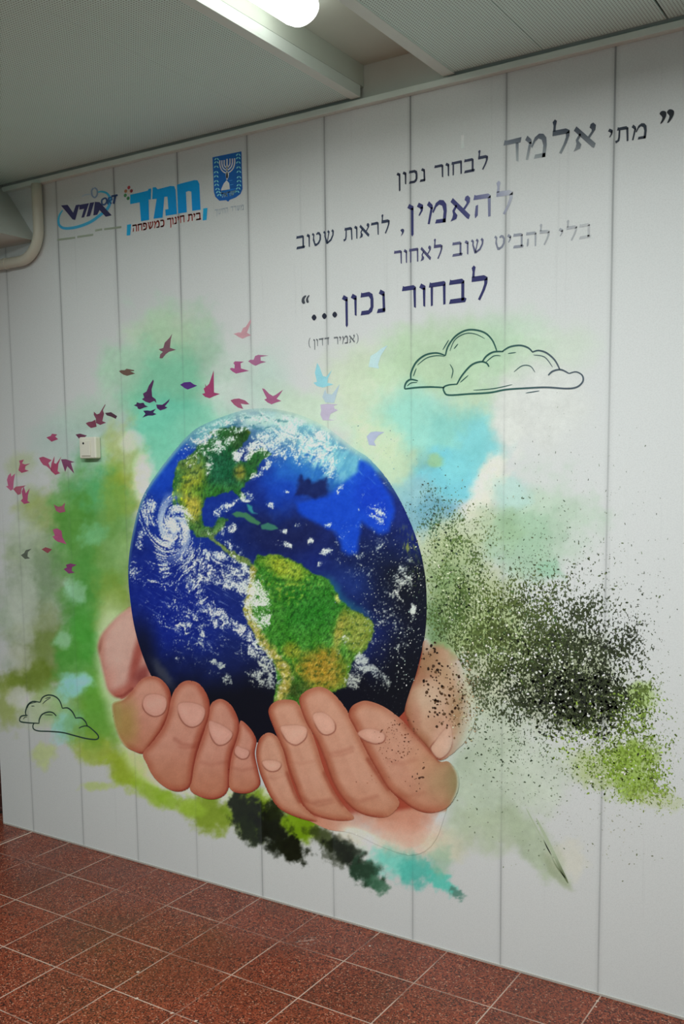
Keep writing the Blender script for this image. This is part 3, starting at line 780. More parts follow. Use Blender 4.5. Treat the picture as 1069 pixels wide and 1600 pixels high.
def globe_photo(u, v):
    w1, w2 = fbm(u / 60, v / 60, 4, 5), fbm(u / 60 + 40, v / 60, 4, 6)
    f1 = fbm(u / 14, v / 14, 4, 8); f2 = fbm(u / 5, v / 5, 3, 9)
    c = np.tile(np.array([16., 32., 100.]), (len(u), 1))
    c = over(c, (10, 28, 112), blob(u, v, 260, 950, 80, 120, 0, .8, .3))
    c = over(c, (8, 44, 140), blob(u, v, 330, 800, 140, 70, 0, .8, .3) * .6)
    c = over(c, (12, 60, 170), blob(u, v, 270, 730, 30, 70, 38, .7, .3) * .8)
    c = over(c, (16, 22, 62), blob(u, v, 440, 830, 90, 46, 0, .7, .3) * .75)
    c = over(c, (14, 62, 172), blob(u, v, 450, 750, 44, 60, 0, .8, .4) * .85)
    c = over(c, (34, 104, 178), blob(u, v, 500, 735, 80, 40, 15, .7, .5) * .85)
    c = over(c, (10, 22, 60), blob(u, v, 590, 900, 80, 80, 0, .7, .3) * .9)
    c = over(c, (22, 44, 110), blob(u, v, 545, 910, 40, 26, 30, .8, .3) * .8)
    # top: pale cyan shell
    top = sm(735, 655, v + 14 * w1 - 0.10 * (u - 430) + 0.0012 * (u - 420) ** 2 * 0.35)
    c = over(c, (120, 188, 196), top * sm(330, 440, u) * .85)
    c = over(c, (64, 140, 160), top * sm(420, 320, u) * .6)
    stk = fbm((u + .5 * v) / 9, (v - .3 * u) / 26, 4, 33)
    c = over(c, (150, 204, 200), blob(u, v, 505, 702, 66, 36, 38, .7, .5, 26) * sm(-.35, .3, stk) * .95)
    c = over(c, (96, 168, 190), blob(u, v, 550, 722, 46, 30, 45, .7, .4) * .8)
    c = over(c, (176, 204, 194), blob(u, v, 430, 655, 90, 14, -2, .7, .6, 20) * .9)
    c = over(c, (110, 172, 168), blob(u, v, 330, 672, 46, 14, -28, .7, .5, 20) * .8)
    c = over(c, (40, 104, 120), sm(.05, .4, fbm(u / 13, v / 6, 3, 35)) * blob(u, v, 400, 660, 80, 16, -4, .6, .3) * .7)
    d = sdf(u, v, BRIGHT)
    c = over(c, (12, 64, 184), sm(6, -5, d + 6 * w2 + 3 * f1) * .92)
    c = over(c, (8, 50, 172), sm(8, -20, d + 5 * w1) * blob(u, v, 590, 780, 30, 50, -20, .6, .4) * .8)
    c = over(c, (14, 26, 78), sm(4, -4, sdf(u, v, DARKP) + 4 * f1) * .92)
    c = over(c, (96, 150, 205), sm(.25, .6, fbm((u + v * .6) / 30, (v - u) / 4.0, 3, 31)) * blob(u, v, 575, 745, 34, 40, -35, .6, .3) * .5)
    c = c + (f1 * 10 + f2 * 6)[:, None]
    # darkness of the print towards the globe's foot and right rim
    c = over(c, (7, 9, 20), sm(985, 1100, v + 22 * w1 + .06 * (u - 300)))
    c = over(c, (9, 12, 20), sm(560, 640, u + 20 * w2) * sm(850, 900, v) * .85)
    c = over(c, (8, 10, 22), sm(250, 212, u - (v - 940) * .18) * sm(930, 1010, v) * .8)
    # land
    wob = 5.5 * fbm(u / 12, v / 12, 4, 14)
    dn = sdf(u, v, NAM) + wob
    g1 = fbm(u / 22, v / 22, 4, 21); g2 = fbm(u / 7, v / 7, 3, 22)
    land = np.tile(np.array([36., 88., 40.]), (len(u), 1))
    land = over(land, (16, 78, 52), blob(u, v, 345, 728, 36, 40, 0, .7, .4) * .85)
    land = over(land, (30, 66, 26), blob(u, v, 378, 686, 26, 20, 0, .6, .4) * .9)
    land = over(land, (150, 150, 42), blob(u, v, 300, 760, 22, 50, 10, .7, .5) * .75)
    land = over(land, (160, 146, 52), blob(u, v, 302, 790, 14, 34, -8, .7, .5) * .8)
    land = over(land, (92, 116, 58), blob(u, v, 290, 725, 24, 24, 0, .7, .6) * .7)
    land = over(land, (168, 176, 30), sm(.15, .5, g2) * blob(u, v, 280, 770, 20, 46, 10, .7, .4))
    land = over(land, (150, 132, 48), blob(u, v, 376, 738, 10, 12, 0, .7, .5) * .7)
    land = over(land, (46, 104, 34), blob(u, v, 330, 768, 40, 12, 0, .7, .4) * .6)
    land = over(land, (176, 160, 40), blob(u, v, 398, 672, 10, 8, 0, .7, .5) * .8)
    land = over(land, (132, 138, 78), blob(u, v, 362, 858, 60, 30, 30, .7, .4) * .7)
    g3 = fbm(u / 2.2, v / 2.2, 2, 24)
    land = land + (g1 * 24 + g2 * 12 + g3 * 18)[:, None]
    land = over(land, (16, 46, 34), sm(.05, .4, -g2) * .5)
    rn = fbm((u + .25 * v) / 3.0, (v - .25 * u) / 10.0, 3, 26)
    land = land * (1 + .38 * rn)[:, None]
    land = over(land, (96, 140, 120), sm(.1, .5, fbm(u / 9, v / 12, 4, 28)) * blob(u, v, 312, 705, 34, 34, 0, .7, .4) * .7)
    c = over(c, land, sm(2.2, -1.5, dn))
    ds = sdf(u, v, SAM) + wob * .8
    land = np.tile(np.array([52., 112., 34.]), (len(u), 1))
    land = over(land, (36, 104, 30), blob(u, v, 490, 950, 50, 40, 0, .7, .4) * .9)
    land = over(land, (150, 158, 42), blob(u, v, 442, 886, 36, 18, 20, .7, .6) * .85)
    land = over(land, (120, 146, 44), sm(.05, .4, g2) * blob(u, v, 450, 905, 50, 40, 0, .7, .4) * .8)
    land = over(land, (130, 134, 56), blob(u, v, 560, 985, 34, 40, 20, .6, .5) * .85)
    land = over(land, (150, 140, 60), blob(u, v, 530, 990, 8, 36, 12, .7, .4) * .8)
    land = over(land, (138, 112, 36), blob(u, v, 502, 1050, 46, 34, 0, .6, .5) * .95)
    land = over(land, (168, 134, 40), blob(u, v, 455, 1016, 14, 12, 30, .7, .5) * .85)
    land = over(land, (164, 120, 30), sm(.1, .5, g2) * blob(u, v, 490, 1040, 50, 30, 0, .7, .4) * .6)
    land = over(land, (46, 62, 20), blob(u, v, 462, 1078, 26, 24, 0, .7, .4) * .9)
    land = over(land, (40, 104, 24), blob(u, v, 452, 1012, 14, 34, -34, .6, .4) * .4)
    land = over(land, (186, 176, 92), blob(u, v, 528, 935, 5, 9, -20, .7, .4) * .7)
    land = over(land, (158, 140, 62), sm(13, 3, seg_dist(u, v, ANDES) + 7 * g1) * .85)
    land = over(land, (172, 164, 136), sm(.05, .4, g2) * sm(15, 4, seg_dist(u, v, ANDES)) * .7)
    ridge = fbm((u * .9 + v * .4) / 3.2, (v * .9 - u * .4) / 9.0, 3, 27)
    land = land + (g1 * 20 + g2 * 12 + g3 * 18 + ridge * 24 * blob(u, v, 530, 1020, 70, 60, 0, .6, .3))[:, None]
    land = over(land, (18, 54, 20), sm(.05, .4, -g2) * .5)
    rn = fbm((u * .8 + v * .5) / 2.6, (v * .8 - u * .5) / 8.0, 3, 29)
    land = land * (1 + .34 * rn + .16 * g3)[:, None]
    c = over(c, (30, 96, 120), sm(16, 0, ds) * blob(u, v, 545, 930, 50, 40, 30, .6, .3) * .6)
    c = over(c, land, sm(2.2, -1.8, ds))
    for isl, col in ((CUBA, (58, 112, 76)), (HISP, (52, 110, 92)), (BAHA, (46, 128, 132))):
        c = over(c, col, sm(2.0, -1.0, sdf(u, v, isl) + 2.0 * f1) * .95)
    # clouds, with a swirl at the left
    dx, dy = u - 272, v - 824
    r = np.sqrt(dx * dx + (dy * .72) ** 2); th = np.arctan2(dy * .72, dx)
    tw = np.exp(-(r / 34.0) ** 2) * 3.2
    ru = 272 + dx * np.cos(tw) - dy * np.sin(tw); rv = 824 + dx * np.sin(tw) + dy * np.cos(tw)
    su = ru + 16 * fbm(ru / 26, rv / 26, 3, 41); sv = rv + 16 * fbm(ru / 26 + 9, rv / 26, 3, 42)
    ca, sa = math.cos(.62), math.sin(.62)
    n = .55 * fbm(su / 13, sv / 13, 5, 44, .62) + .45 * fbm((su * ca + sv * sa) / 22, (-su * sa + sv * ca) / 7, 4, 45, .6)
    fine = fbm(u / 2.6, v / 2.6, 2, 46)
    n = n + .30 * fine
    den = np.zeros(len(u))
    for cx, cy, rx, ry, rot, a in CLOUDS:
        q = math.radians(rot); e = np.sqrt((((u - cx) * math.cos(q) + (v - cy) * math.sin(q)) / (rx * 1.25)) ** 2 + (((v - cy) * math.cos(q) - (u - cx) * math.sin(q)) / (ry * 1.25)) ** 2)
        den = 1 - (1 - den) * (1 - a * (1 - sm(.35, 1.25, e)))
        rdg = 1 - 2.2 * np.abs(fbm(su / 9, sv / 6, 4, 48, .6))
    n = n + .22 * rdg - .1
    al = sm(.44, .98, den * .78 + n * 1.3) * sm(.05, .25, den)
    arms = np.sin(2 * th - 5.5 * np.log(r + 4) + .8 * w1)
    al = np.maximum(al, sm(.1, .9, arms + .8 * n) * sm(46, 20, r) * .75 * (r > 2))
    al = np.maximum(al, sm(9, 4, np.sqrt(dx ** 2 + (dy * .55) ** 2)) * .9)
    tint = np.stack([206 + 16 * w1, 214 + 10 * w1, 204 + 12 * w2], -1)
    tint = over(tint, (190, 222, 214), top * .6)
    dim = 1 - .22 * sm(960, 1080, v)
    tint = tint * (dim * (1 + .14 * fine))[:, None]
    c = over(c, tint, np.clip(al, 0, 1) * .93)
    st = fbm((u * .86 + v * .5) / 26, (v * .86 - u * .5) / 2.6, 3, 51)
    c = over(c, (150, 168, 196), sm(.22, .6, st) * blob(u, v, 310, 950, 90, 70, 35, .6, .3) * .5)
    # pale specks on the right side, star-like
    sp = fbm(u / 2.1, v / 3.0, 2, 61)
    c = over(c, (205, 212, 205), sm(.42, .60, sp) * blob(u, v, 615, 960, 60, 150, 0, .5, .3) * .8)
    c = over(c, (118, 128, 60), sm(.0, .5, fbm(u / 4, v / 16, 3, 63)) * blob(u, v, 638, 850, 12, 34, -12, .6, .3) * .9)
    c = over(c, (66, 86, 60), sm(.1, .6, fbm(u / 3, v / 9, 3, 64)) * blob(u, v, 650, 900, 16, 60, 0, .6, .3) * .7)
    c = over(c, (70, 72, 78), blob(u, v, 255, 1052, 9, 30, -36, .8, .3, 12) * .55)
    # pale rim lines of the print
    dg = sdf(u, v, GLOBE[::2])
    c = over(c, (120, 178, 176), sm(-9, -1, dg) * sm(800, 720, v) * .55)
    c = over(c, (110, 150, 140), sm(-5, -1, dg) * sm(400, 200, u) * sm(930, 800, v) * .6)
    c = over(c, (60, 96, 70), sm(-7, -1, dg) * sm(380, 430, u) * sm(480, 440, u) * .3)
    b, _ = backdrop_photo(u, v)
    c = over(c, b, sm(-14, 2, dg) * sm(300, 420, u) * sm(660, 560, u) * sm(735, 690, v) * .8)
    return c
sheet('printed_globe', GLOBE, 0.0027, globe_photo, MURAL, -0.0020, label='blue and green globe printed between the hands')

# ---- hands
def hand_poly(pts, left):
    return crop(pts, 140, 930, .28064) if left else crop(pts, 380, 980, .35547)
SKIN_L = dict(edge=(146, 76, 58), mid=(166, 108, 88), hi=(180, 130, 113), deep=(156, 98, 72), crease=(120, 46, 34), dark=(.75, .66))
SKIN_R = dict(edge=(150, 86, 64), mid=(170, 118, 94), hi=(184, 138, 117), deep=(162, 110, 84), crease=(124, 52, 36), dark=(-.86, .5))
def skin_shader(poly, pal, width, nail=None, lines=(), light=None, grad=None, tints=(), fade=None, extra=None):
    P = poly
    def f(u, v):
        d = -sdf(u, v, P)
        gx = sdf(u + 1.2, v, P) + d; gy = sdf(u, v + 1.2, P) + d          # outward direction of the outline
        gl = np.sqrt(gx * gx + gy * gy) + 1e-6
        dk = pal['dark']
        side = (gx * dk[0] + gy * dk[1]) / gl
        t = sm(0, width, d)
        c = np.tile(np.array(pal['edge'], float), (len(u), 1))
        c = over(c, pal['mid'], sm(0.0, .5, t) * .6 + .4 * sm(.4, -.5, side))
        c = over(c, pal['hi'], sm(.25, 1.0, t) * .8 * sm(1.2, -.2, side * (1 - t)))
        if grad:                       # towards the knuckles the print turns deeper
            v0, v1 = grad
            c = over(c, pal['deep'], sm(v0, v1, v) * .7)
        c = over(c, pal['edge'], (1 - sm(0, width * .8, d)) * sm(-.2, .6, side) * .8)
        c = over(c, pal['crease'], sm(4.5, 0, d) * sm(.1, .75, side) * .85)
        for cx, cy, rx, ry, rot, col, a in tints:
            c = over(c, col, blob(u, v, cx, cy, rx, ry, rot, .8, .15, 30) * a)
        for pts, w, a in lines:
            dl = seg_dist(u, v, pts)
            c = over(c, pal['crease'], sm(w * 1.2, 0, dl) * a * (.55 if a < .5 else 1))
        if nail is not None:
            dn = sdf(u, v, nail)
            hi = np.array(pal['hi'], float)
            body = hi + np.array((7, 8, 11.)) + np.stack([9 * sm(-2, -9, dn), 9 * sm(-2, -9, dn), 9 * sm(-2, -9, dn)], -1)
            c = over(c, body, sm(.8, -.8, dn) * .8)
            vm = np.mean([q[1] for q in nail])
            c = over(c, (122, 64, 50), sm(1.7, 0, np.abs(dn)) * .9 * (.25 + .75 * sm(vm - 8, vm + 6, v)))
        c = c * .95
        g = fbm(u / 16, v / 16, 3, 71) * 7 + fbm(u / 1.8, v / 1.8, 2, 72) * 4
        c = c + g[:, None] * np.array([1.0, .95, .9])
        if extra is not None: c = extra(c, u, v)
        if fade is not None:
            b, _ = backdrop_photo(u, v)
            c = over(c, b, fade(u, v, d))
        return c
    return f
def E_(cx, cy, rx, ry, rot=0, n=28):
    a = math.radians(rot)
    return [(cx + rx * math.cos(t) * math.cos(a) - ry * math.sin(t) * math.sin(a), cy + rx * math.cos(t) * math.sin(a) + ry * math.sin(t) * math.cos(a)) for t in [2 * math.pi * i / n for i in range(n)]]

SL, SR = 0.0031, 0.0034
_lt = spline(hand_poly([(235, 60), (170, 95), (100, 165), (55, 225), (38, 290), (55, 370), (75, 455), (95, 530), (135, 572), (185, 582), (240, 545), (380, 470), (390, 430), (380, 330), (322, 230), (290, 150), (270, 80)], True), 3)
lh = spline(hand_poly([(235, 60), (170, 95), (100, 165), (55, 225), (38, 290), (55, 370), (75, 455), (95, 530), (135, 572), (175, 590), (165, 640), (190, 740), (240, 820), (310, 868), (345, 960), (420, 1050), (500, 1075), (560, 1068), (620, 1090), (690, 1110), (745, 1095), (785, 1068), (850, 1085), (910, 1072), (938, 1030),
             (925, 940), (912, 850), (880, 770), (838, 735), (790, 650), (740, 610), (690, 615), (655, 590), (560, 510), (480, 560), (455, 575), (400, 500), (410, 480), (400, 430), (380, 330), (322, 230), (290, 150), (270, 80)], True), 3)
def _lf(u, v, d): return sm(5.5, 0, d) * sm(215, 190, u) * .9
def _lx(c, u, v): return over(c, (132, 54, 40), sm(-3, 3, sdf(u, v, _lt)))
LH = sheet('left_hand', lh, SL, skin_shader(lh, dict(edge=(160, 104, 92), mid=(176, 128, 116), hi=(184, 146, 134), deep=(170, 108, 94), crease=(120, 50, 42), dark=(.95, .3)), 20,
           tints=[(192, 990, 24, 60, 8, (186, 152, 140), .7), (214, 1030, 9, 54, 14, (134, 56, 48), .8), (222, 1055, 12, 24, 30, (110, 40, 38), .8), (190, 1084, 34, 12, -30, (150, 72, 60), .7), (158, 1020, 7, 30, 8, (170, 122, 106), .6), (155, 1014, 4, 16, 15, (138, 84, 70), .7), (172, 1060, 12, 20, 10, (182, 128, 114), .5)],
           lines=[(hand_poly([(140, 572), (190, 558), (240, 522)], True), 4, .7)], fade=_lf, extra=_lx), MURAL, -0.0016, label='left hand with four fingertips under the globe')
def finger(parent, pts, left, step, y, width, nail, lines, grad, tints=(), pal=None, fade=None, name='finger'):
    P = spline(hand_poly(pts, left), 4)
    ln = [(hand_poly(q, left), w, a) for q, w, a in lines]
    nl = spline(hand_poly(nail, left), 4) if nail else None
    return sheet(name, P, step, skin_shader(P, pal or (SKIN_L if left else SKIN_R), width, nl, ln, grad=grad, tints=tints, fade=fade), parent, y)
finger(LH, [(345, 450), (395, 463), (438, 508), (456, 560), (452, 640), (420, 720), (372, 800), (310, 878), (250, 868), (190, 830), (150, 755), (130, 665), (130, 600), (190, 575), (240, 530), (290, 468)], True, SL, -0.0026, 13,
       [(305, 575), (330, 552), (380, 550), (425, 570), (432, 620), (410, 660), (365, 675), (320, 655), (297, 615)],
       [([(456, 575), (450, 660), (400, 760), (315, 875)], 5, .8)], (1110, 1180), [(196, 1130, 22, 40, 0, (146, 120, 66), .85), (182, 1110, 10, 44, 0, (142, 126, 72), .7), (228, 1075, 20, 12, 0, (184, 134, 116), .5)],
       fade=lambda u, v, d: sm(4, 0, d) * sm(205, 190, u) * .7)
finger(LH, [(850, 698), (900, 745), (932, 808), (922, 880), (942, 980), (952, 1052), (905, 1095), (840, 1102), (785, 1078), (780, 1000), (795, 890), (825, 790), (836, 720)], True, SL, -0.0023, 11,
       [(822, 838), (850, 848), (880, 858), (894, 875), (880, 905), (850, 912), (820, 895), (808, 870)], [([(800, 960), (850, 975), (920, 960)], 4, .25)], (1180, 1240))
finger(LH, [(740, 578), (790, 610), (827, 680), (836, 740), (822, 800), (792, 880), (780, 960), (776, 1070), (745, 1118), (680, 1136), (610, 1117), (560, 1076), (574, 960), (606, 860), (640, 760), (658, 690), (676, 612), (702, 585)], True, SL, -0.0026, 14,
       [(668, 700), (700, 705), (755, 730), (798, 765), (790, 800), (755, 830), (715, 833), (685, 800), (668, 750)], [([(620, 930), (680, 945), (770, 925)], 5, .22)], (1170, 1240))
finger(LH, [(555, 474), (610, 490), (650, 540), (671, 600), (666, 680), (632, 770), (602, 870), (582, 960), (562, 1062), (500, 1092), (430, 1072), (360, 1012), (322, 940), (300, 880), (350, 820), (408, 740), (440, 660), (456, 580), (476, 528), (512, 488)], True, SL, -0.0029, 16,
       [(495, 610), (530, 595), (590, 600), (640, 625), (645, 670), (620, 715), (575, 735), (530, 715), (500, 665)], [([(478, 800), (520, 830), (580, 838), (608, 820)], 5, .4), ([(500, 845), (545, 852), (600, 845)], 3, .3), ([(640, 780), (600, 880), (572, 1060)], 5, .5)], (1150, 1230))

rh = spline(hand_poly([(92, 560), (150, 520), (175, 480), (195, 420), (262, 410), (290, 380), (340, 340), (400, 360), (470, 440), (540, 400), (620, 400), (670, 400), (680, 300), (740, 180), (790, 90), (830, 90), (850, 300), (850, 590), (915, 620), (925, 700), (905, 770), (880, 850), (850, 930), (800, 985), (720, 1000), (600, 960), (480, 905), (380, 890), (290, 850), (190, 805), (130, 740), (90, 640)], False), 4)
def _rf(u, v, d):
    n = fbm(u / 16, v / 16, 4, 81)
    return np.clip(sm(46 + 16 * n, 0, d) * sm(1225, 1290, v - .25 * (u - 600) + 16 * n) * sm(500, 590, u) + sm(14, 0, d) * sm(520, 560, u) * sm(1262, 1275, v) + sm(26, 0, d) * sm(1262, 1285, v) * sm(660, 700, u), 0, 1)
_knuckle = hand_poly([(90, 700), (170, 790), (262, 832), (420, 838), (500, 820), (640, 815), (760, 795), (860, 815)], False)
def _rx(c, u, v):
    k = np.interp(u, [q[0] for q in _knuckle], [q[1] for q in _knuckle])
    return over(c, (136, 60, 44), sm(4, -6, v - k) * sm(700, 680, u))
RH = sheet('right_hand', rh, SR, skin_shader(rh, dict(edge=(168, 116, 92), mid=(174, 120, 98), hi=(178, 126, 104), deep=(186, 130, 110), crease=(150, 90, 66), dark=(.2, .1)), 30, grad=(1250, 1300),
           tints=[(700, 1215, 30, 50, 0, (146, 124, 92), .85), (712, 1235, 22, 40, 0, (126, 116, 80), .8), (670, 1250, 30, 16, 0, (138, 108, 74), .7), (560, 1262, 60, 12, 14, (158, 100, 76), .5), (640, 1306, 60, 20, 10, (190, 144, 124), .7), (600, 1240, 16, 20, 30, (150, 88, 66), .55), (470, 1275, 30, 8, 14, (158, 102, 76), .4)],
           lines=[(hand_poly([(430, 750), (470, 800), (520, 850)], False), 5, .3), (hand_poly([(630, 700), (690, 770), (760, 800)], False), 5, .2), (hand_poly([(560, 860), (640, 830), (700, 800)], False), 4, .12)], fade=_rf, extra=_rx),
           MURAL, -0.0016, label='right hand with thumb dissolving into paint spray')
def _tf(u, v, d):
    n = fbm(u / 10, v / 10, 4, 83)
    return np.clip(sm(34 + 16 * n, 0, d) * sm(682, 738, u) + sm(16, 0, d + 6 * n) * sm(1030, 1006, v) * sm(655, 675, u), 0, 1)
finger(RH, [(795, 60), (830, 58), (880, 60), (925, 95), (960, 165), (1000, 250), (1024, 340), (1014, 430), (975, 505), (915, 560), (862, 584), (800, 520), (745, 465), (722, 405), (712, 360), (740, 265), (765, 200), (785, 130)], False, SR, -0.0022, 24,
       [(825, 535), (862, 578), (905, 550), (922, 500), (912, 430), (880, 455), (845, 500)], [([(722, 400), (760, 470), (862, 584)], 4, .7), ([(740, 262), (800, 215), (850, 210)], 6, .25)], None,
       [(672, 1030, 22, 30, 0, (150, 116, 86), .85), (672, 1088, 34, 30, 0, (190, 164, 140), .85), (718, 1110, 16, 44, 0, (150, 122, 88), .75), (650, 1118, 9, 26, 0, (170, 120, 98), .6), (690, 1150, 14, 26, 30, (192, 152, 132), .7), (700, 1050, 20, 30, 0, (172, 142, 110), .75)],
       dict(edge=(150, 100, 74), mid=(174, 132, 106), hi=(184, 146, 122), deep=(166, 114, 88), crease=(124, 60, 40), dark=(-.9, .3)), _tf, 'thumb')
finger(RH, [(110, 463), (150, 480), (178, 540), (198, 620), (226, 708), (262, 780), (330, 850), (260, 842), (170, 803), (125, 750), (95, 690), (70, 622), (58, 550), (74, 490)], False, SR, -0.0023, 12,
       [(85, 590), (120, 582), (158, 590), (170, 605), (155, 628), (125, 634), (98, 620)], [([(195, 640), (225, 720), (250, 765)], 5, .5), ([(90, 660), (140, 665), (195, 650)], 4, .15)], (1220, 1290))
finger(RH, [(190, 317), (240, 330), (268, 390), (300, 450), (328, 530), (356, 620), (402, 720), (450, 790), (490, 840), (420, 850), (330, 830), (272, 790), (232, 700), (202, 620), (182, 550), (148, 470), (120, 400), (114, 360), (140, 328)], False, SR, -0.0026, 15,
       [(165, 440), (200, 430), (250, 430), (282, 445), (278, 485), (250, 512), (225, 517), (190, 495)], [([(255, 748), (310, 770), (390, 758)], 5, .4), ([(270, 762), (330, 785), (400, 770)], 3, .3), ([(360, 640), (400, 725), (440, 780)], 5, .5), ([(210, 590), (260, 600), (320, 585)], 4, .15)], (1215, 1285))
finger(RH, [(340, 261), (392, 285), (442, 340), (478, 400), (520, 490), (560, 575), (605, 650), (640, 705), (690, 770), (640, 830), (560, 830), (490, 800), (432, 740), (392, 670), (360, 580), (322, 490), (280, 420), (254, 350), (250, 308), (284, 276)], False, SR, -0.0029, 17,
       [(308, 385), (340, 372), (375, 385), (405, 420), (405, 455), (375, 473), (345, 465), (320, 430)], [([(385, 555), (430, 548), (480, 530)], 5, .35), ([(392, 568), (440, 562), (485, 545)], 3, .25), ([(455, 745), (510, 765), (590, 742)], 5, .3), ([(550, 580), (600, 655), (640, 710)], 5, .5)], (1210, 1280))
finger(RH, [(550, 323), (620, 348), (690, 398), (742, 450), (800, 512), (862, 586), (905, 590), (945, 640), (945, 720), (900, 790), (830, 815), (760, 800), (690, 750), (640, 708), (592, 630), (542, 540), (492, 440), (466, 388), (478, 350), (510, 329)], False, SR, -0.0032, 19,
       [(505, 465), (540, 445), (590, 450), (625, 470), (622, 500), (590, 512), (550, 503), (520, 485)], [([(640, 590), (700, 600), (760, 580)], 6, .2), ([(680, 735), (740, 740), (800, 725)], 5, .2), ([(722, 425), (790, 505), (862, 586)], 4, .55)], (1190, 1270),
       [(700, 1215, 40, 40, 0, (150, 124, 90), .8), (716, 1225, 18, 44, 0, (128, 116, 80), .8), (605, 1120, 24, 14, 30, (186, 140, 118), .5), (660, 1190, 30, 24, 30, (176, 128, 98), .5), (660, 1160, 14, 20, 30, (182, 134, 108), .4)],
       fade=lambda u, v, d: np.clip(sm(5, 0, d) * sm(700, 714, u) * .9, 0, 1))

# ---- birds of the flock
BIRDS = []
def birds(ox, oy, s, items):
    for col, pts in items: BIRDS.append((col, crop(pts, ox, oy, s)))
birds(180, 510, .15903, [
    ((125, 85, 98), [(430, 225), (475, 212), (490, 160), (540, 108), (562, 72), (548, 130), (540, 210), (600, 230), (530, 250), (500, 272), (465, 315), (438, 312), (445, 275), (472, 250), (450, 240)]),
    ((102, 78, 68), [(40, 440), (60, 430), (95, 430), (115, 416), (188, 430), (188, 440), (150, 440), (198, 463), (120, 486), (85, 475), (60, 460)]),
    ((84, 44, 88), [(265, 715), (287, 700), (275, 660), (310, 640), (335, 580), (375, 522), (382, 540), (360, 620), (366, 690), (400, 715), (408, 752), (385, 732), (340, 753), (300, 740)]),
    ((66, 36, 80), [(185, 775), (210, 765), (215, 745), (245, 755), (280, 750), (296, 775), (326, 788), (290, 797), (245, 815), (225, 808), (220, 790)]),
    ((78, 40, 98), [(405, 768), (465, 770), (495, 750), (538, 712), (528, 740), (505, 767), (490, 785), (516, 797), (490, 812), (445, 826), (415, 805)]),
    ((58, 40, 88), [(278, 828), (320, 826), (350, 830), (402, 810), (375, 845), (407, 862), (370, 876), (325, 876), (270, 896), (300, 860)]),
    ((84, 40, 130), [(640, 573), (680, 550), (740, 545), (775, 570), (808, 582), (775, 597), (715, 620), (685, 607)]),
    ((172, 62, 112), [(856, 663), (885, 655), (872, 610), (890, 597), (884, 560), (898, 590), (925, 565), (970, 432), (973, 650), (1032, 663), (970, 687), (930, 706), (885, 692)])])
birds(320, 490, .12161, [
    ((192, 142, 152), [(373, 262), (430, 243), (470, 243), (495, 185), (530, 170), (592, 72), (597, 110), (545, 245), (598, 280), (550, 294), (490, 323), (435, 300), (405, 277)]),
    ((180, 86, 140), [(323, 712), (345, 697), (385, 705), (388, 660), (370, 635), (390, 613), (505, 617), (462, 640), (468, 705), (573, 735), (490, 752), (405, 771), (360, 745)]),
    ((184, 110, 154), [(560, 612), (590, 592), (630, 595), (650, 545), (690, 530), (824, 540), (720, 557), (722, 605), (793, 620), (720, 640), (655, 671), (610, 650)]),
    ((174, 88, 124), [(333, 1115), (380, 1097), (440, 1090), (520, 1115), (578, 1165), (530, 1167), (465, 1157), (497, 1226), (430, 1207), (380, 1172)]),
    ((184, 98, 144), [(738, 960), (770, 968), (830, 1030), (880, 1060), (920, 1040), (1008, 978), (960, 1052), (925, 1095), (988, 1122), (920, 1142), (860, 1166), (810, 1142), (768, 1105), (800, 1090), (760, 1010)])])
birds(60, 620, .13097, [
    ((116, 58, 78), [(665, 178), (700, 210), (730, 200), (758, 155), (798, 90), (804, 94), (772, 160), (786, 200), (765, 290), (810, 308), (740, 336), (690, 312), (688, 260), (664, 215)]),
    ((116, 54, 74), [(568, 315), (600, 300), (640, 295), (682, 273), (698, 357), (630, 373), (595, 347)]),
    ((74, 46, 60), [(798, 193), (870, 184), (942, 230), (926, 263), (870, 236), (820, 222)]),
    ((156, 62, 98), [(98, 485), (150, 466), (165, 440), (228, 450), (202, 475), (238, 505), (160, 536), (125, 507)]),
    ((100, 50, 74), [(446, 450), (500, 440), (582, 462), (560, 478), (545, 530), (520, 540), (490, 502)]),
    ((166, 72, 104), [(10, 728), (60, 714), (162, 755), (122, 790), (162, 882), (100, 827), (60, 812), (30, 772)]),
    ((166, 66, 98), [(148, 862), (160, 790), (196, 706), (190, 790), (215, 800), (277, 713), (242, 800), (232, 887), (264, 910), (205, 932), (150, 882)]),
    ((122, 60, 96), [(273, 745), (330, 744), (437, 780), (390, 787), (430, 917), (347, 827), (322, 897), (290, 802)])])
birds(0, 700, .13132, [
    ((170, 72, 104), [(222, 265), (240, 190), (230, 150), (287, 138), (265, 182), (300, 196), (362, 184), (305, 216), (300, 256), (347, 271), (260, 297)]),
    ((182, 90, 126), [(72, 455), (100, 450), (85, 380), (100, 330), (130, 298), (137, 340), (182, 303), (165, 400), (160, 490), (130, 507)]),
    ((168, 84, 106), [(160, 490), (190, 460), (270, 450), (312, 444), (262, 480), (250, 547), (215, 557)]),
    ((168, 70, 110), [(250, 627), (275, 600), (260, 520), (285, 458), (310, 540), (357, 478), (335, 560), (330, 630), (362, 648), (290, 667)]),
    ((154, 76, 102), [(638, 663), (655, 680), (700, 700), (740, 690), (777, 648), (767, 710), (782, 757), (715, 772), (670, 747)]),
    ((164, 70, 112), [(625, 1050), (655, 1045), (630, 970), (680, 955), (735, 985), (745, 1060), (795, 1145), (745, 1130), (690, 1115), (655, 1090)]),
    ((84, 94, 80), [(250, 1275), (290, 1250), (310, 1215), (377, 1199), (335, 1237), (330, 1290), (362, 1313), (300, 1320)]),
    ((134, 62, 72), [(498, 1205), (545, 1180), (622, 1205), (570, 1252)]),
    ((122, 50, 102), [(760, 1440), (800, 1420), (785, 1390), (840, 1373), (918, 1390), (860, 1417), (855, 1460), (893, 1482), (820, 1494)])])
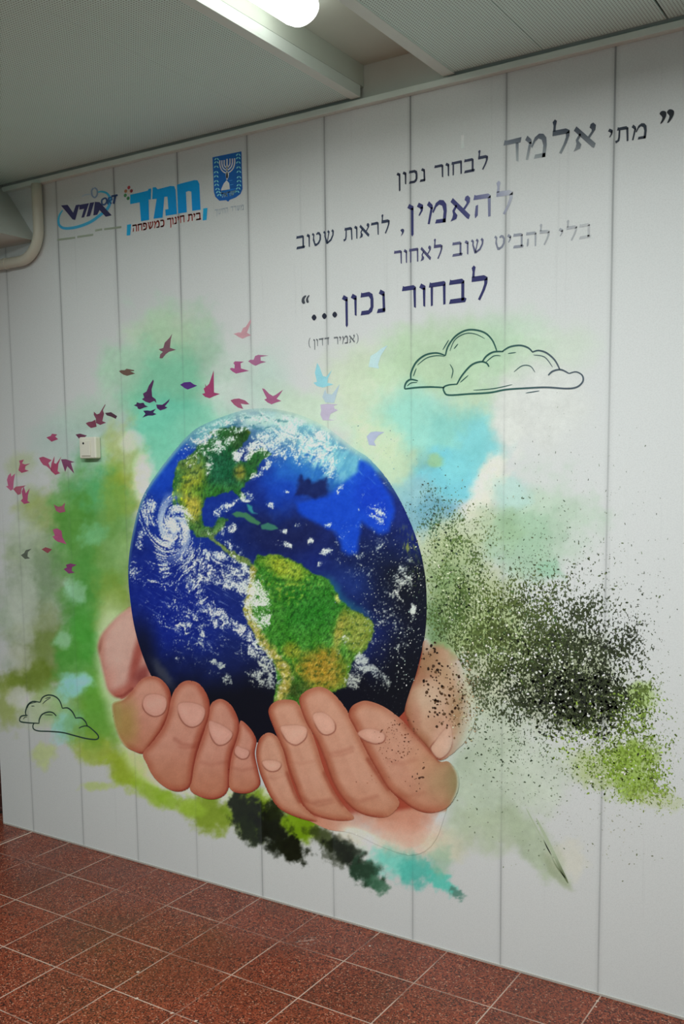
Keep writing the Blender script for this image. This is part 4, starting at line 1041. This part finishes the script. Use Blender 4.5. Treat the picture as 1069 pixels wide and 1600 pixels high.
birds(480, 530, .13097, [
    ((138, 204, 218), [(78, 520), (120, 508), (95, 400), (122, 283), (150, 330), (190, 440), (230, 450), (298, 368), (250, 470), (245, 520), (315, 540), (190, 577), (120, 560)]),
    ((172, 194, 206), [(185, 690), (217, 598), (235, 650), (300, 660), (392, 533), (360, 640), (330, 740), (325, 762), (220, 755)]),
    ((182, 172, 196), [(160, 780), (240, 770), (372, 778), (320, 795), (330, 830), (370, 847), (280, 892), (262, 955), (332, 968), (190, 968), (160, 900), (170, 850)]),
    ((184, 216, 226), [(735, 330), (760, 200), (830, 160), (890, 110), (962, 73), (880, 200), (850, 300), (860, 352)]),
    ((166, 176, 202), [(713, 1160), (760, 1110), (820, 1100), (924, 1108), (850, 1152), (800, 1220), (822, 1272), (740, 1262)])])
def bird_print(col, i):
    def f(u, v):
        m = sum(col) / 3
        c = np.tile(np.array([(m + (q - m) * .9) * (.84 if m < 150 else .95) for q in col], float), (len(u), 1))
        return c + (fbm(u / 3.0, v / 3.0, 2, 90 + i) * 12)[:, None]
    return f
for i, (col, pts) in enumerate(BIRDS):
    px_polys('flying_bird', [pts], bird_print(col, i), MURAL, -0.0012)

# ---- line-drawn clouds
INK = (40, 74, 74)
def cloud(strokes, thin, ox, oy, s, w, col, label):
    polys = []
    for q in strokes: polys += ribbon(crop(q, ox, oy, s), w, w * .6)
    for q in thin: polys += ribbon(crop(q, ox, oy, s), w * .55, w * .2)
    px_polys('outline_cloud', polys, col, MURAL, -0.0013, label=label)
def cloud_ink(u, v):
    c = np.tile(np.array([38., 84., 76.]), (len(u), 1))
    return over(c, (70, 82, 92), sm(760, 880, u))
cloud([[(103, 402), (104, 385), (115, 365), (135, 355), (168, 362)], [(133, 352), (135, 320), (160, 270), (205, 235), (260, 225), (303, 238)], [(303, 238), (315, 195), (350, 145), (400, 115), (450, 112), (500, 128), (535, 165), (555, 214)],
       [(103, 402), (160, 395), (230, 392), (298, 395)]],
      [[(325, 215), (350, 160), (400, 130), (450, 132), (497, 155)], [(165, 285), (210, 250), (260, 238), (300, 242)], [(325, 280), (340, 310), (332, 350)], [(345, 205), (365, 180)], [(290, 210), (320, 160)], [(115, 388), (135, 372), (165, 370)], [(145, 340), (160, 300)]],
      600, 480, .31805, 2.9, cloud_ink, 'line-drawn cloud puff behind the larger cloud')
cloud([[(360, 378), (385, 335), (430, 285), (475, 268), (505, 275), (517, 293)], [(485, 267), (505, 240), (540, 220), (588, 218)], [(583, 217), (620, 195), (670, 188), (710, 200), (732, 222)],
       [(730, 221), (760, 213), (800, 225), (840, 260), (865, 306)], [(808, 335), (830, 315), (870, 307), (910, 326)], [(910, 326), (945, 318), (975, 335), (978, 365), (950, 392), (900, 400), (800, 394), (700, 398), (600, 405), (520, 420), (420, 426), (320, 432), (297, 415), (295, 393), (320, 382), (362, 378)]],
      [[(375, 370), (415, 335)], [(610, 228), (650, 222)], [(640, 318), (680, 288), (720, 290), (743, 320)], [(735, 235), (790, 245), (830, 295)], [(440, 408), (540, 400), (632, 380)], [(500, 272), (540, 240), (575, 239)]],
      600, 480, .31805, 2.9, cloud_ink, 'large line-drawn cloud, dark green outline')
px_polys('pen_stroke', ribbon(crop([(697, 422), (765, 411)], 600, 480, .31805), 1.6, .6), cloud_ink, MURAL, -0.0013)
cloud([[(122, 490), (135, 470), (172, 465)], [(122, 490), (130, 505), (180, 512), (245, 515)], [(162, 465), (160, 440), (175, 400), (205, 380), (250, 385)], [(250, 385), (265, 355), (300, 340), (340, 348), (370, 375), (388, 424)], [(388, 422), (420, 420), (450, 445), (470, 485)],
       [(470, 482), (505, 482), (530, 505), (542, 532)], [(490, 545), (510, 535), (542, 532), (575, 555), (605, 585), (610, 605), (590, 615), (530, 608), (460, 590), (390, 572), (310, 565), (240, 562), (210, 550), (205, 530), (212, 515)], [(243, 512), (245, 490), (262, 460), (300, 445), (330, 450), (350, 470)]],
      [[(265, 395), (285, 375), (315, 357)], [(170, 420), (185, 395), (230, 383)], [(145, 490), (155, 477), (170, 475)], [(275, 462), (330, 463)], [(195, 408), (215, 408)], [(280, 362), (315, 352)]],
      0, 1000, .25257, 2.1, (34, 52, 46), 'small line-drawn cloud at the lower left')

# ---- paint spray on the right and over the right hand
SPRAY = [  # u, v, ru, rv, rot, tries, size lo, hi, stretch, colours, clump
    (885, 1068, 135, 92, 12, 2184, 1.0, 2.9, 1.6, [(34, 40, 28), (48, 56, 34), (62, 74, 40), (40, 44, 38)], .55),
    (905, 1085, 80, 55, 15, 966, 1.2, 3.4, 1.6, [(28, 32, 24), (40, 46, 32), (36, 40, 34)], .35),
    (795, 985, 125, 95, 25, 1512, .9, 2.4, 1.5, [(62, 78, 40), (84, 100, 52), (46, 58, 34), (98, 116, 62), (70, 92, 56)], .6),
    (705, 890, 62, 100, -8, 924, .8, 2.2, 1.4, [(70, 92, 50), (90, 112, 60), (52, 72, 44), (110, 124, 74), (44, 56, 40)], .5),
    (680, 800, 44, 50, 20, 176, .7, 1.7, 1.3, [(60, 96, 100), (52, 78, 86), (70, 104, 92)], .4),
    (960, 1165, 110, 88, 15, 1134, .9, 2.4, 1.6, [(108, 132, 46), (126, 152, 56), (84, 100, 42), (62, 72, 40), (140, 164, 80)], .6),
    (985, 1205, 60, 50, 15, 378, .9, 2.4, 1.6, [(122, 152, 48), (110, 138, 44), (136, 164, 70)], .4),
    (1000, 1100, 46, 60, 0, 294, .9, 2.2, 1.6, [(112, 138, 56), (130, 156, 70), (60, 72, 44)], .5),
    (800, 1165, 110, 80, 25, 630, .7, 2.0, 1.5, [(78, 92, 70), (60, 72, 54), (104, 120, 92)], .5),
    (880, 850, 190, 230, 0, 546, .5, 1.35, 3.2, [(112, 122, 106), (92, 102, 88), (136, 146, 128), (76, 84, 72)], .3),
    (820, 860, 110, 120, 0, 420, .6, 1.5, 2.2, [(92, 116, 92), (76, 98, 76), (116, 138, 112)], .4),
    (890, 940, 170, 120, 10, 798, .7, 2.1, 1.8, [(72, 82, 56), (96, 106, 78), (52, 60, 44)], .5),
    (960, 1290, 110, 90, 0, 218, .5, 1.4, 2.0, [(128, 130, 110), (104, 110, 88), (140, 140, 120)], .4),
    (1020, 1250, 60, 30, 12, 109, .7, 1.8, 2.2, [(142, 156, 92), (120, 134, 74)], .4),
    (810, 1290, 120, 70, 25, 176, .6, 1.6, 1.6, [(112, 124, 100), (92, 104, 82), (134, 140, 120)], .4),
    (690, 800, 60, 90, 0, 109, .6, 1.9, 1.2, [(52, 66, 60), (64, 82, 70)], .3),
    (600, 700, 70, 40, 30, 54, .5, 1.1, 1.2, [(128, 160, 150), (112, 146, 140)], .3),
]
LIGHT_SPRAY = [
    (885, 1065, 130, 90, 12, 630, .8, 2.2, 1.6, [(206, 210, 200), (190, 196, 182)], .3),
    (795, 985, 120, 90, 25, 504, .8, 2.0, 1.5, [(204, 208, 186), (190, 198, 168)], .3),
    (700, 890, 56, 90, 0, 210, .7, 1.8, 1.4, [(196, 204, 172), (178, 190, 150)], .3),
    (960, 1165, 100, 80, 15, 294, .8, 2.0, 1.6, [(206, 208, 192)], .3),
]
def spray(name, regs, parent, y, seed, keep=None, rot=(-.5, .5)):
    rs = np.random.RandomState(seed)
    V, F, C = [], [], []
    for ri, (cx, cy, rx, ry, rot_, n, lo, hi, st, cols, clump) in enumerate(regs):
        r = np.sqrt(rs.rand(n)) * 1.15; r = np.where(r > 1, r * (1 + .25 * rs.rand(n)), r); a = rs.rand(n) * 2 * math.pi
        q = math.radians(rot_)
        px, py = r * np.cos(a) * rx, r * np.sin(a) * ry
        u = cx + px * math.cos(q) - py * math.sin(q); v = cy + px * math.sin(q) + py * math.cos(q)
        d = 1 - sm(.35, 1.15, r)
        nz = .5 + .9 * fbm(u / 16, v / 13, 3, 101 + ri) + .5 * fbm(u / 60, v / 60, 2, 131 + ri)
        ok = rs.rand(n) < d * np.clip((1 - clump) + clump * sm(.3, .75, nz) * 1.6, 0, 1)
        ok &= u < 1085
        if keep is not None: ok &= keep(u, v)
        for i in np.nonzero(ok)[0]:
            s = lo + (hi - lo) * rs.rand() ** 2.2
            ang = rs.uniform(*rot) if st > 2.5 else rs.rand() * math.pi * .9 - .2
            k = 6
            th = np.arange(k) * 2 * math.pi / k + rs.rand()
            rr = s * (.65 + .7 * rs.rand(k))
            ex, ey = np.cos(th) * rr / math.sqrt(st), np.sin(th) * rr * math.sqrt(st)
            P = np.stack([u[i] + ex * math.cos(ang) - ey * math.sin(ang), v[i] + ex * math.sin(ang) + ey * math.cos(ang)], -1)[::-1]
            b = len(V) * k
            V.append(P); C.append(np.tile(np.array(cols[rs.randint(len(cols))]) * (.85 + .3 * rs.rand()), (k, 1)))
            F.append([[b, b + j, b + j + 1] for j in range(1, k - 1)])
    P = np.concatenate(V); Cc = np.concatenate(C)
    x, z = unproj(P[:, 0], P[:, 1])
    raw_mesh(name, np.stack([x, np.full(len(x), y), z], -1), np.concatenate([np.array(f) for f in F]), to_albedo(Cc, P[:, 0], P[:, 1]), M_PRINT, parent, kind='stuff')
_GP = [tuple(q) for q in GLOBE[::3]]
def off_globe(u, v): return ~inside(u, v, _GP)
_RP = [tuple(q) for q in rh[::3]]
_TP = hand_poly([(795, 60), (880, 60), (960, 165), (1024, 340), (975, 505), (862, 584), (745, 465), (722, 405), (765, 200)], False)
def off_art(u, v): return off_globe(u, v) & ~inside(u, v, _RP) & ~inside(u, v, _TP)
spray('paint_spray', SPRAY, MURAL, -0.00090, 5, off_art)
spray('pale_spray', LIGHT_SPRAY, MURAL, -0.00115, 6, off_art)
spray('hand_spray', [
    (692, 1085, 40, 66, 0, 230, .8, 2.6, 1.2, [(44, 30, 22), (66, 46, 32), (92, 68, 46)], .2),
    (672, 1040, 22, 40, 0, 110, .8, 2.6, 1.2, [(36, 26, 20), (60, 42, 30)], .2),
    (715, 1110, 26, 46, 0, 160, .7, 1.6, 1.2, [(110, 84, 58), (92, 72, 50), (216, 190, 164)], .2),
    (622, 1152, 40, 46, 20, 260, .6, 1.5, 1.2, [(110, 66, 48), (92, 56, 42), (130, 84, 62)], .2),
    (655, 1215, 16, 30, 10, 40, .8, 2.4, 1.6, [(66, 44, 34), (86, 56, 42)], .2),
    (600, 1200, 50, 40, 0, 60, .6, 1.3, 1.2, [(150, 96, 74), (132, 84, 64)], .2),
    (735, 1095, 22, 70, 0, 420, .6, 1.7, 1.3, [(112, 106, 74), (88, 86, 58), (164, 162, 128), (150, 128, 98)], .2), (722, 1050, 20, 40, 0, 180, .6, 1.6, 1.3, [(112, 100, 70), (86, 84, 56), (166, 160, 128)], .2)], MURAL, -0.0036, 7, lambda u, v: off_globe(u, v))
spray('globe_spray', [
    (640, 1000, 22, 100, 6, 90, .5, 1.2, 1.2, [(176, 204, 196), (170, 180, 170), (214, 218, 212)], .3),
    (650, 870, 14, 60, -4, 90, .5, 1.4, 1.8, [(34, 42, 28), (60, 76, 44), (176, 184, 150)], .3),
    (580, 950, 60, 110, 0, 120, .5, 1.0, 1.4, [(110, 136, 150), (160, 172, 176), (96, 112, 130)], .4)], MURAL, -0.0023, 8, lambda u, v: ~off_globe(u, v))
# dark streak of spray at the lower right
px_polys('spray_streak', ribbon([(838, 1278), (858, 1318), (874, 1352), (888, 1380)], 5.0, 1.0) + ribbon([(850, 1312), (868, 1350), (884, 1372)], 2.6, .6) + ribbon([(822, 1262), (842, 1300), (862, 1336)], 2.2, .5), lambda u, v: over(np.tile(np.array([150., 162, 138]), (len(u), 1)), (88, 98, 72), sm(1330, 1372, v)), MURAL, -0.0010)

# ---- lettering: one letter box is 1 high, drawn as stems, bars and heads
def _bar(w, r=0.0): return [(0.0, .80), (.05, 1.03), (.11, .985), (w - r, 1.0), (w, 1.0 - r), (w, .80)]
_head = [(.0, .86), (.09, 1.03), (.28, .90), (.28, .72), (.14, .76)]
GLYPH = {
    'א': (.86, [[(.02, .86), (.12, 1.02), (.86, .18), (.80, .0), (.72, .05)], [(.66, 1.0), (.76, 1.04), (.86, .92), (.84, .74), (.64, .44), (.56, .50), (.70, .70), (.70, .78), (.62, .86)], [(.25, .72), (.31, .64), (.20, .42), (.32, .24), (.27, .08), (.02, .0), (.10, .16), (.13, .30), (.10, .46)]]),
    'ב': (.76, [_bar(.66, .1), [(.66, .92), (.66, .08), (.53, .08), (.53, .82)], [(.0, .0), (.70, .0), (.76, .15), (.68, .20), (.06, .19)]]),
    'ד': (.74, [[(.0, .80), (.05, 1.03), (.11, .985), (.74, 1.02), (.70, .80)], [(.50, .82), (.62, .82), (.62, .0), (.53, .05)]]),
    'ה': (.74, [_bar(.72, .1), [(.72, .92), (.72, .02), (.62, .0), (.60, .82)], [(.10, .54), (.20, .58), (.19, .12), (.08, .0), (.06, .14)]]),
    'ו': (.30, [_head, [(.16, .82), (.28, .84), (.27, .0), (.18, .05)]]),
    'ח': (.76, [_bar(.74, .06), [(.74, .92), (.74, .02), (.64, .0), (.62, .82)], [(.08, .82), (.19, .82), (.18, .02), (.09, .0)]]),
    'ט': (.82, [[(.02, .88), (.11, 1.03), (.25, .88), (.21, .62), (.30, .22), (.42, .17), (.42, .0), (.26, .0), (.10, .48), (.13, .80)], [(.40, .0), (.64, .14), (.79, .42), (.80, .76), (.68, .98), (.52, 1.02), (.38, .90), (.43, .80), (.56, .85), (.67, .72), (.65, .44), (.54, .26), (.40, .16)]]),
    'י': (.30, [_head, [(.15, .80), (.28, .86), (.26, .64), (.13, .44), (.07, .45), (.17, .66)]]),
    'כ': (.66, [[(.03, .80), (.07, 1.03), (.12, .985), (.44, 1.0), (.60, .88), (.64, .66), (.64, .30), (.57, .1), (.42, .0), (.03, .0), (.08, .19), (.40, .19), (.50, .32), (.50, .66), (.42, .80)]]),
    'ך': (.66, [_bar(.66, .08), [(.66, .92), (.66, -.32), (.56, -.40), (.54, .82)]]),
    'ל': (.76, [[(.08, 1.38), (.17, 1.48), (.25, 1.40), (.21, 1.20), (.20, .98), (.10, .98), (.12, 1.22)], [(.08, .80), (.09, 1.02), (.60, 1.02), (.74, .93), (.75, .80)], [(.75, .93), (.74, .68), (.64, .40), (.44, .0), (.35, .05), (.52, .40), (.61, .66), (.61, .82)]]),
    'מ': (.90, [[(.02, .86), (.11, 1.03), (.27, .84), (.28, .64), (.17, .70)], [(.18, .74), (.29, .74), (.14, .0), (.05, .02)], [(.26, .54), (.41, .90), (.58, 1.02), (.75, .98), (.87, .80), (.89, .50), (.84, .0), (.71, .0), (.75, .50), (.69, .74), (.56, .82), (.43, .72), (.30, .46)], [(.38, .0), (.84, .0), (.84, .17), (.43, .17)]]),
    'ן': (.30, [_head, [(.16, .82), (.28, .84), (.28, -.36), (.22, -.46), (.17, -.36)]]),
    'נ': (.44, [[(.10, .86), (.18, 1.03), (.37, .90), (.37, .70), (.24, .76)], [(.26, .82), (.37, .84), (.40, .05), (.28, .05)], [(.0, .0), (.38, .0), (.40, .19), (.06, .18)]]),
    'פ': (.68, [[(.03, .80), (.07, 1.03), (.44, 1.0), (.62, .88), (.66, .66), (.66, .30), (.57, .1), (.42, .0), (.03, .0), (.08, .19), (.40, .19), (.52, .32), (.52, .66), (.42, .80)], [(.07, .98), (.18, .98), (.19, .60), (.36, .58), (.36, .45), (.08, .46)]]),
    'ר': (.66, [_bar(.64, .1), [(.64, .92), (.64, .0), (.55, .05), (.52, .82)]]),
    'ש': (.92, [[(.02, .88), (.11, 1.03), (.24, .88), (.22, .62), (.42, .10), (.36, .0), (.27, .02), (.12, .60), (.13, .80)], [(.36, .88), (.45, 1.03), (.57, .88), (.50, .62), (.38, .08), (.31, .10), (.42, .62), (.45, .80)], [(.70, .90), (.80, 1.03), (.92, .88), (.88, .56), (.70, .20), (.38, .0), (.34, .13), (.62, .32), (.78, .62), (.78, .80)]]),
    'ת': (.80, [[(.10, .80), (.15, 1.03), (.21, .985), (.64, 1.0), (.76, .88), (.76, .78)], [(.76, .90), (.78, .02), (.68, .0), (.64, .82)], [(.20, .82), (.30, .82), (.29, .34), (.25, .10), (.05, -.03), (.0, .15), (.14, .18), (.18, .36)]]),
    '(': (.26, [[(.0, 1.12), (.04, 1.16), (.19, .86), (.24, .50), (.19, .14), (.04, -.16), (.0, -.12), (.12, .16), (.16, .50), (.12, .84)]]),
    ')': (.26, [[(.24, 1.12), (.20, 1.16), (.05, .86), (.0, .50), (.05, .14), (.20, -.16), (.24, -.12), (.12, .16), (.08, .50), (.12, .84)]]),
}
def word(text, right, left, h, colour, parent=MURAL, y=-0.0014, name='quote_word', gap=.13, label=None, slant=0.0, bold=0.0):
    """Right-to-left word between two baseline points (photograph pixels); h = letter height in pixels."""
    xr, zr = unproj(*right); xl, zl = unproj(*left)
    _, zt = unproj((right[0] + left[0]) / 2, (right[1] + left[1]) / 2 - h)
    H = zt - (zr + zl) / 2
    tot = sum(GLYPH[c][0] for c in text) + gap * (len(text) - 1)
    k = (xr - xl) / tot
    polys = []; pen = tot
    for c in text:
        w, ps = GLYPH[c]; pen -= w
        for p in ps:
            out = []
            for gx, gy in p:
                X_ = pen + gx
                out.append((xl + k * X_ + slant * gy * H, zl + (zr - zl) * X_ / tot + gy * H))
            polys.append(out)
        pen -= gap
    if bold:
        polys = polys + [[(a + bold, b) for a, b in p] for p in polys]
    return flat_polys(name, polys, colour, parent, y, label=label)
def grade(c0, c1, p0, p1):
    d = np.array(p1, float) - np.array(p0, float); L = d @ d
    def f(u, v):
        t = np.clip(((u - p0[0]) * d[0] + (v - p0[1]) * d[1]) / L, 0, 1)
        return np.array(c0, float) + (np.array(c1, float) - np.array(c0, float)) * t[:, None]
    return f
NAVY = (44, 46, 92)
word('מתי', (1011, 216), (950, 226), 24, (40, 46, 56))
word('אלמד', (931, 231), (787, 257), 37.5, grade((34, 40, 52), (150, 156, 156), (860, 190), (866, 262)))
word('לבחור', (763, 264), (679, 280), 21.5, (36, 40, 56))
word('נכון', (666, 283), (620, 291), 20.5, (36, 40, 56))
word('להאמין', (802, 334), (637, 355), 36, grade((158, 162, 168), (46, 48, 92), (806, 300), (720, 318)))
word('לראות', (609.5, 364), (537, 377.5), 21, (44, 52, 72))
word('שטוב', (522.5, 379.5), (463.5, 390), 21, (40, 48, 66))
word('בלי', (924, 371), (873, 380), 23, grade((176, 178, 180), (150, 154, 160), (924, 360), (873, 370)))
word('להביט', (859, 382.5), (772, 391.5), 23, grade((160, 164, 168), (110, 114, 130), (859, 370), (772, 380)))
word('שוב', (756, 394.5), (707, 401.5), 22.5, (82, 84, 112))
word('לאחור', (692, 404), (616, 414), 22, (66, 66, 100))
word('לבחור', (762.5, 468), (628.5, 484), 37, (42, 44, 92))
word('נכון', (604, 487.5), (535, 497), 35, (40, 42, 86))
word('אמיר', (555, 535.5), (522, 539), 12.5, (96, 100, 104), name='credit_word')
word('דדון', (515, 539), (490, 542), 12, (96, 100, 104), name='credit_word')
word('(', (561, 535), (557.5, 535.3), 12.5, (96, 100, 104), name='bracket')
word(')', (486, 542), (482.5, 542.3), 12.5, (96, 100, 104), name='bracket')
def dot(u, v, r): return [(u - r, v), (u, v - r * 1.25), (u + r, v), (u, v + r * 1.25)][::-1]
for q in ((523.5, 491.7), (507.3, 494.0), (491.2, 496.2)):
    px_polys('ellipsis_dot', [spline(dot(*q, 3.9), 3)], (30, 34, 50), MURAL, -0.0014)
px_polys('comma', [spline([(626, 360), (629.5, 357.5), (632, 360), (630.5, 364.5), (627, 369), (628.5, 363.5)], 3)], (48, 52, 84), MURAL, -0.0014)
px_polys('quotation_mark', [spline([(1042.5, 176), (1046.5, 171), (1053, 173), (1053, 180), (1047, 190), (1043, 192), (1046.5, 182)], 3)], (28, 32, 38), MURAL, -0.0014)
px_polys('quotation_mark', [spline([(1031, 178), (1035, 173.5), (1041, 175), (1041, 182), (1036, 191), (1032, 193.5), (1035.5, 184)], 3)], (28, 32, 38), MURAL, -0.0014)
px_polys('quotation_mark', [spline([(477.5, 461.5), (479, 463), (476.2, 468), (477.3, 473.5), (474.2, 475), (471.6, 471), (473, 465)], 3)], (60, 64, 72), MURAL, -0.0014)
px_polys('quotation_mark', [spline([(483, 461), (484, 462.5), (481.8, 467), (483, 472), (480.5, 473.5), (478.6, 470), (479.6, 465)], 3)], (60, 64, 72), MURAL, -0.0014)
px_polys('grey_mark', [[(721, 212), (725.5, 211), (725.5, 231), (721, 232)]], (128, 134, 132), MURAL, -0.0013)

# ---- three logos at the upper left
def group_part(name, polys, col, label, y=-0.0013): return px_polys(name, polys, col, MURAL, y, label=label)
# oval swoosh logo
O1 = lambda pts: crop(pts, 85, 280, .1029)
ring = group_part('swoosh_logo', ribbon(O1([(130, 470), (85, 540), (65, 620), (80, 700), (150, 745), (280, 740), (420, 705), (560, 645), (680, 560), (800, 460), (845, 370), (850, 290), (800, 215), (720, 190), (660, 200)]), 4.6, 1.2), (30, 84, 116), 'dark letters inside a blue orbit ring')
def sub(name, polys, col, parent, y): return px_polys(name, polys, col, parent, y)
for q in ([(105, 400), (205, 390), (290, 510), (330, 395), (385, 385), (320, 620), (280, 612), (215, 530)], [(380, 392), (530, 365), (455, 580), (415, 585), (455, 450), (385, 465)], [(545, 360), (610, 350), (545, 560), (490, 572)],
          [(620, 345), (690, 350), (875, 550), (785, 572), (690, 470), (655, 540), (595, 552)]):
    sub('letter', [O1(q)], (24, 24, 44), ring, -0.0015)
sub('ring_letter', ribbon(O1([(765, 290), (725, 320), (730, 380), (770, 385), (800, 340), (790, 295), (760, 290)]), 2.6), (26, 40, 62), ring, -0.0015)
sub('letter', ribbon(O1([(815, 385), (830, 285), (875, 275), (880, 310), (835, 330), (870, 375)]), 3.0, None, 0), (26, 50, 78), ring, -0.0015)
sub('letter', ribbon(O1([(870, 262), (965, 243)]), 3.0, None, 0) + ribbon(O1([(930, 250), (905, 375)]), 3.4, None, 0), (24, 36, 58), ring, -0.00155)
sub('globe_dot', ribbon(O1([(610, 130), (650, 160), (655, 230), (620, 280), (580, 250), (570, 180), (600, 135)]), 2.4), (58, 68, 80), ring, -0.0015)
sub('orbit_line', ribbon(O1([(420, 270), (470, 240), (570, 228)]), 1.3, .4), (74, 84, 92), ring, -0.0015)
for q in ([(90, 376.5), (118, 373)], [(121, 372), (146, 368.5)], [(149, 362), (160, 360)], [(163, 360), (190, 356.5)]):
    px_polys('caption_line', [[(q[0][0], q[0][1]), (q[1][0], q[1][1]), (q[1][0], q[1][1] - 3.2), (q[0][0], q[0][1] - 3.2)]], (80, 86, 76), MURAL, -0.0012)
# large blue letters logo
O2 = lambda pts: crop(pts, 185, 270, .14031)
BLUE = (2, 88, 156)
lg = group_part('blue_letter_logo', [O2([(655, 135), (700, 120), (850, 82), (885, 85), (905, 125), (918, 412), (825, 425), (815, 210), (785, 203), (755, 215), (765, 440), (668, 455)])], BLUE, 'large bright blue letters over a red motto')
for q in ([(385, 165), (420, 160), (440, 185), (580, 148), (625, 150), (640, 190), (655, 460), (530, 480), (525, 410), (560, 405), (550, 265), (515, 270), (495, 500), (395, 512), (430, 290), (380, 295)],
          [(135, 245), (270, 215), (330, 200), (340, 180), (368, 175), (365, 295), (340, 300), (345, 525), (255, 540), (240, 330), (135, 350)]):
    sub('letter', [O2(q)], BLUE, lg, -0.0015)
sub('side_bar', [O2([(948, 398), (995, 392), (985, 525), (942, 532)])], (14, 104, 150), lg, -0.0015)
sub('side_bar', [O2([(100, 580), (145, 572), (135, 695), (95, 700)])], (14, 96, 136), lg, -0.0015)
for q, col in (((120, 165), (92, 34, 38)), ((148, 203), (80, 30, 34)), ((85, 205), (92, 62, 44)), ((80, 252), (40, 74, 46)), ((112, 285), (34, 70, 44)), ((122, 215), (140, 110, 100))):
    c = O2([q])[0]; sub('petal', [E_(c[0], c[1], 2.3, 2.9, 20, 12)[::-1]], col, lg, -0.0015)
RED = (172, 54, 46)
def word2(text, right, left, h, col, parent, name): return word(text, right, left, h, col, parent, -0.0015, name, .10, None, 0, .0012)
word2('בית', O2([(922, 522)])[0], O2([(772, 545)])[0], 11.5, RED, lg, 'motto_word')
word2('חינוך', O2([(738, 552)])[0], O2([(545, 590)])[0], 11.5, RED, lg, 'motto_word')
word2('כמשפחה', O2([(515, 600)])[0], O2([(160, 662)])[0], 11.5, RED, lg, 'motto_word')
# shield emblem
O3 = lambda pts: crop(pts, 320, 230, .075)
em = group_part('shield_emblem', [O3([(165, 213), (770, 88), (778, 500), (792, 870), (750, 975), (650, 1050), (530, 1095), (490, 1138), (450, 1105), (310, 1118), (225, 1035), (195, 930), (180, 560)])], (14, 60, 112), 'dark blue shield with a pale lampstand and branches')
PALE = (112, 158, 178)
br = []
for k, (w, top_l, top_r, bot) in enumerate(((150, 268, 232, 540), (105, 268, 238, 480), (58, 262, 240, 425))):
    br += ribbon(O3([(470 - w, top_l + 8), (470 - w, 360), (470 - w * .7, 360 + (bot - 360) * .7), (472, bot), (470 + w * .75, 345 + (bot - 360) * .66), (470 + w * 1.05, 340), (470 + w * 1.05, top_r)]), 1.9)
br += ribbon(O3([(470, 245), (470, 680)]), 2.3) + [O3([(440, 560), (512, 548), (500, 640), (455, 650)])]
br += [O3([(460, 690), (515, 750), (530, 880), (345, 918), (350, 870), (400, 760)])]
sub('lampstand', br, (140, 176, 178), em, -0.0015)
def leafs(path, n, s):
    P = np.array(spline(path, 8, False)); out = []
    for i in range(n):
        p = P[int(i * (len(P) - 1) / (n - 1))]
        for sgn in (-1, 1): out.append(E_(p[0] + sgn * 26, p[1] - 10, 30, 13, 90 - sgn * 40, 10)[::-1])
    return [O3(o) for o in out]
sub('branch', leafs([(255, 260), (245, 420), (245, 600), (250, 760), (275, 900), (310, 1010)], 10, 1), (84, 138, 158), em, -0.0015)
sub('branch', leafs([(705, 170), (705, 330), (715, 500), (720, 680), (715, 820), (680, 940)], 10, 1), (84, 138, 158), em, -0.0015)
word('ישראל', O3([(650, 1000)])[0], O3([(340, 1060)])[0], 7.5, (110, 150, 186), em, -0.0015, 'inscription', .08, None, 0, .0008)
sub('emblem_plinth', [O3([(340, 905), (650, 860), (655, 880), (345, 935)])], (22, 80, 132), em, -0.0015)
sub('emblem_plinth', ribbon(O3([(530, 790), (600, 775)]), .9) + ribbon(O3([(520, 700), (580, 690)]), .8), (46, 100, 150), em, -0.0015)
word('משרד', O3([(820, 1305)])[0], O3([(545, 1350)])[0], 8.5, (106, 114, 120), MURAL, -0.0013, 'caption_word')
word('החינוך', O3([(490, 1365)])[0], O3([(215, 1412)])[0], 8.5, (106, 114, 120), MURAL, -0.0013, 'caption_word')
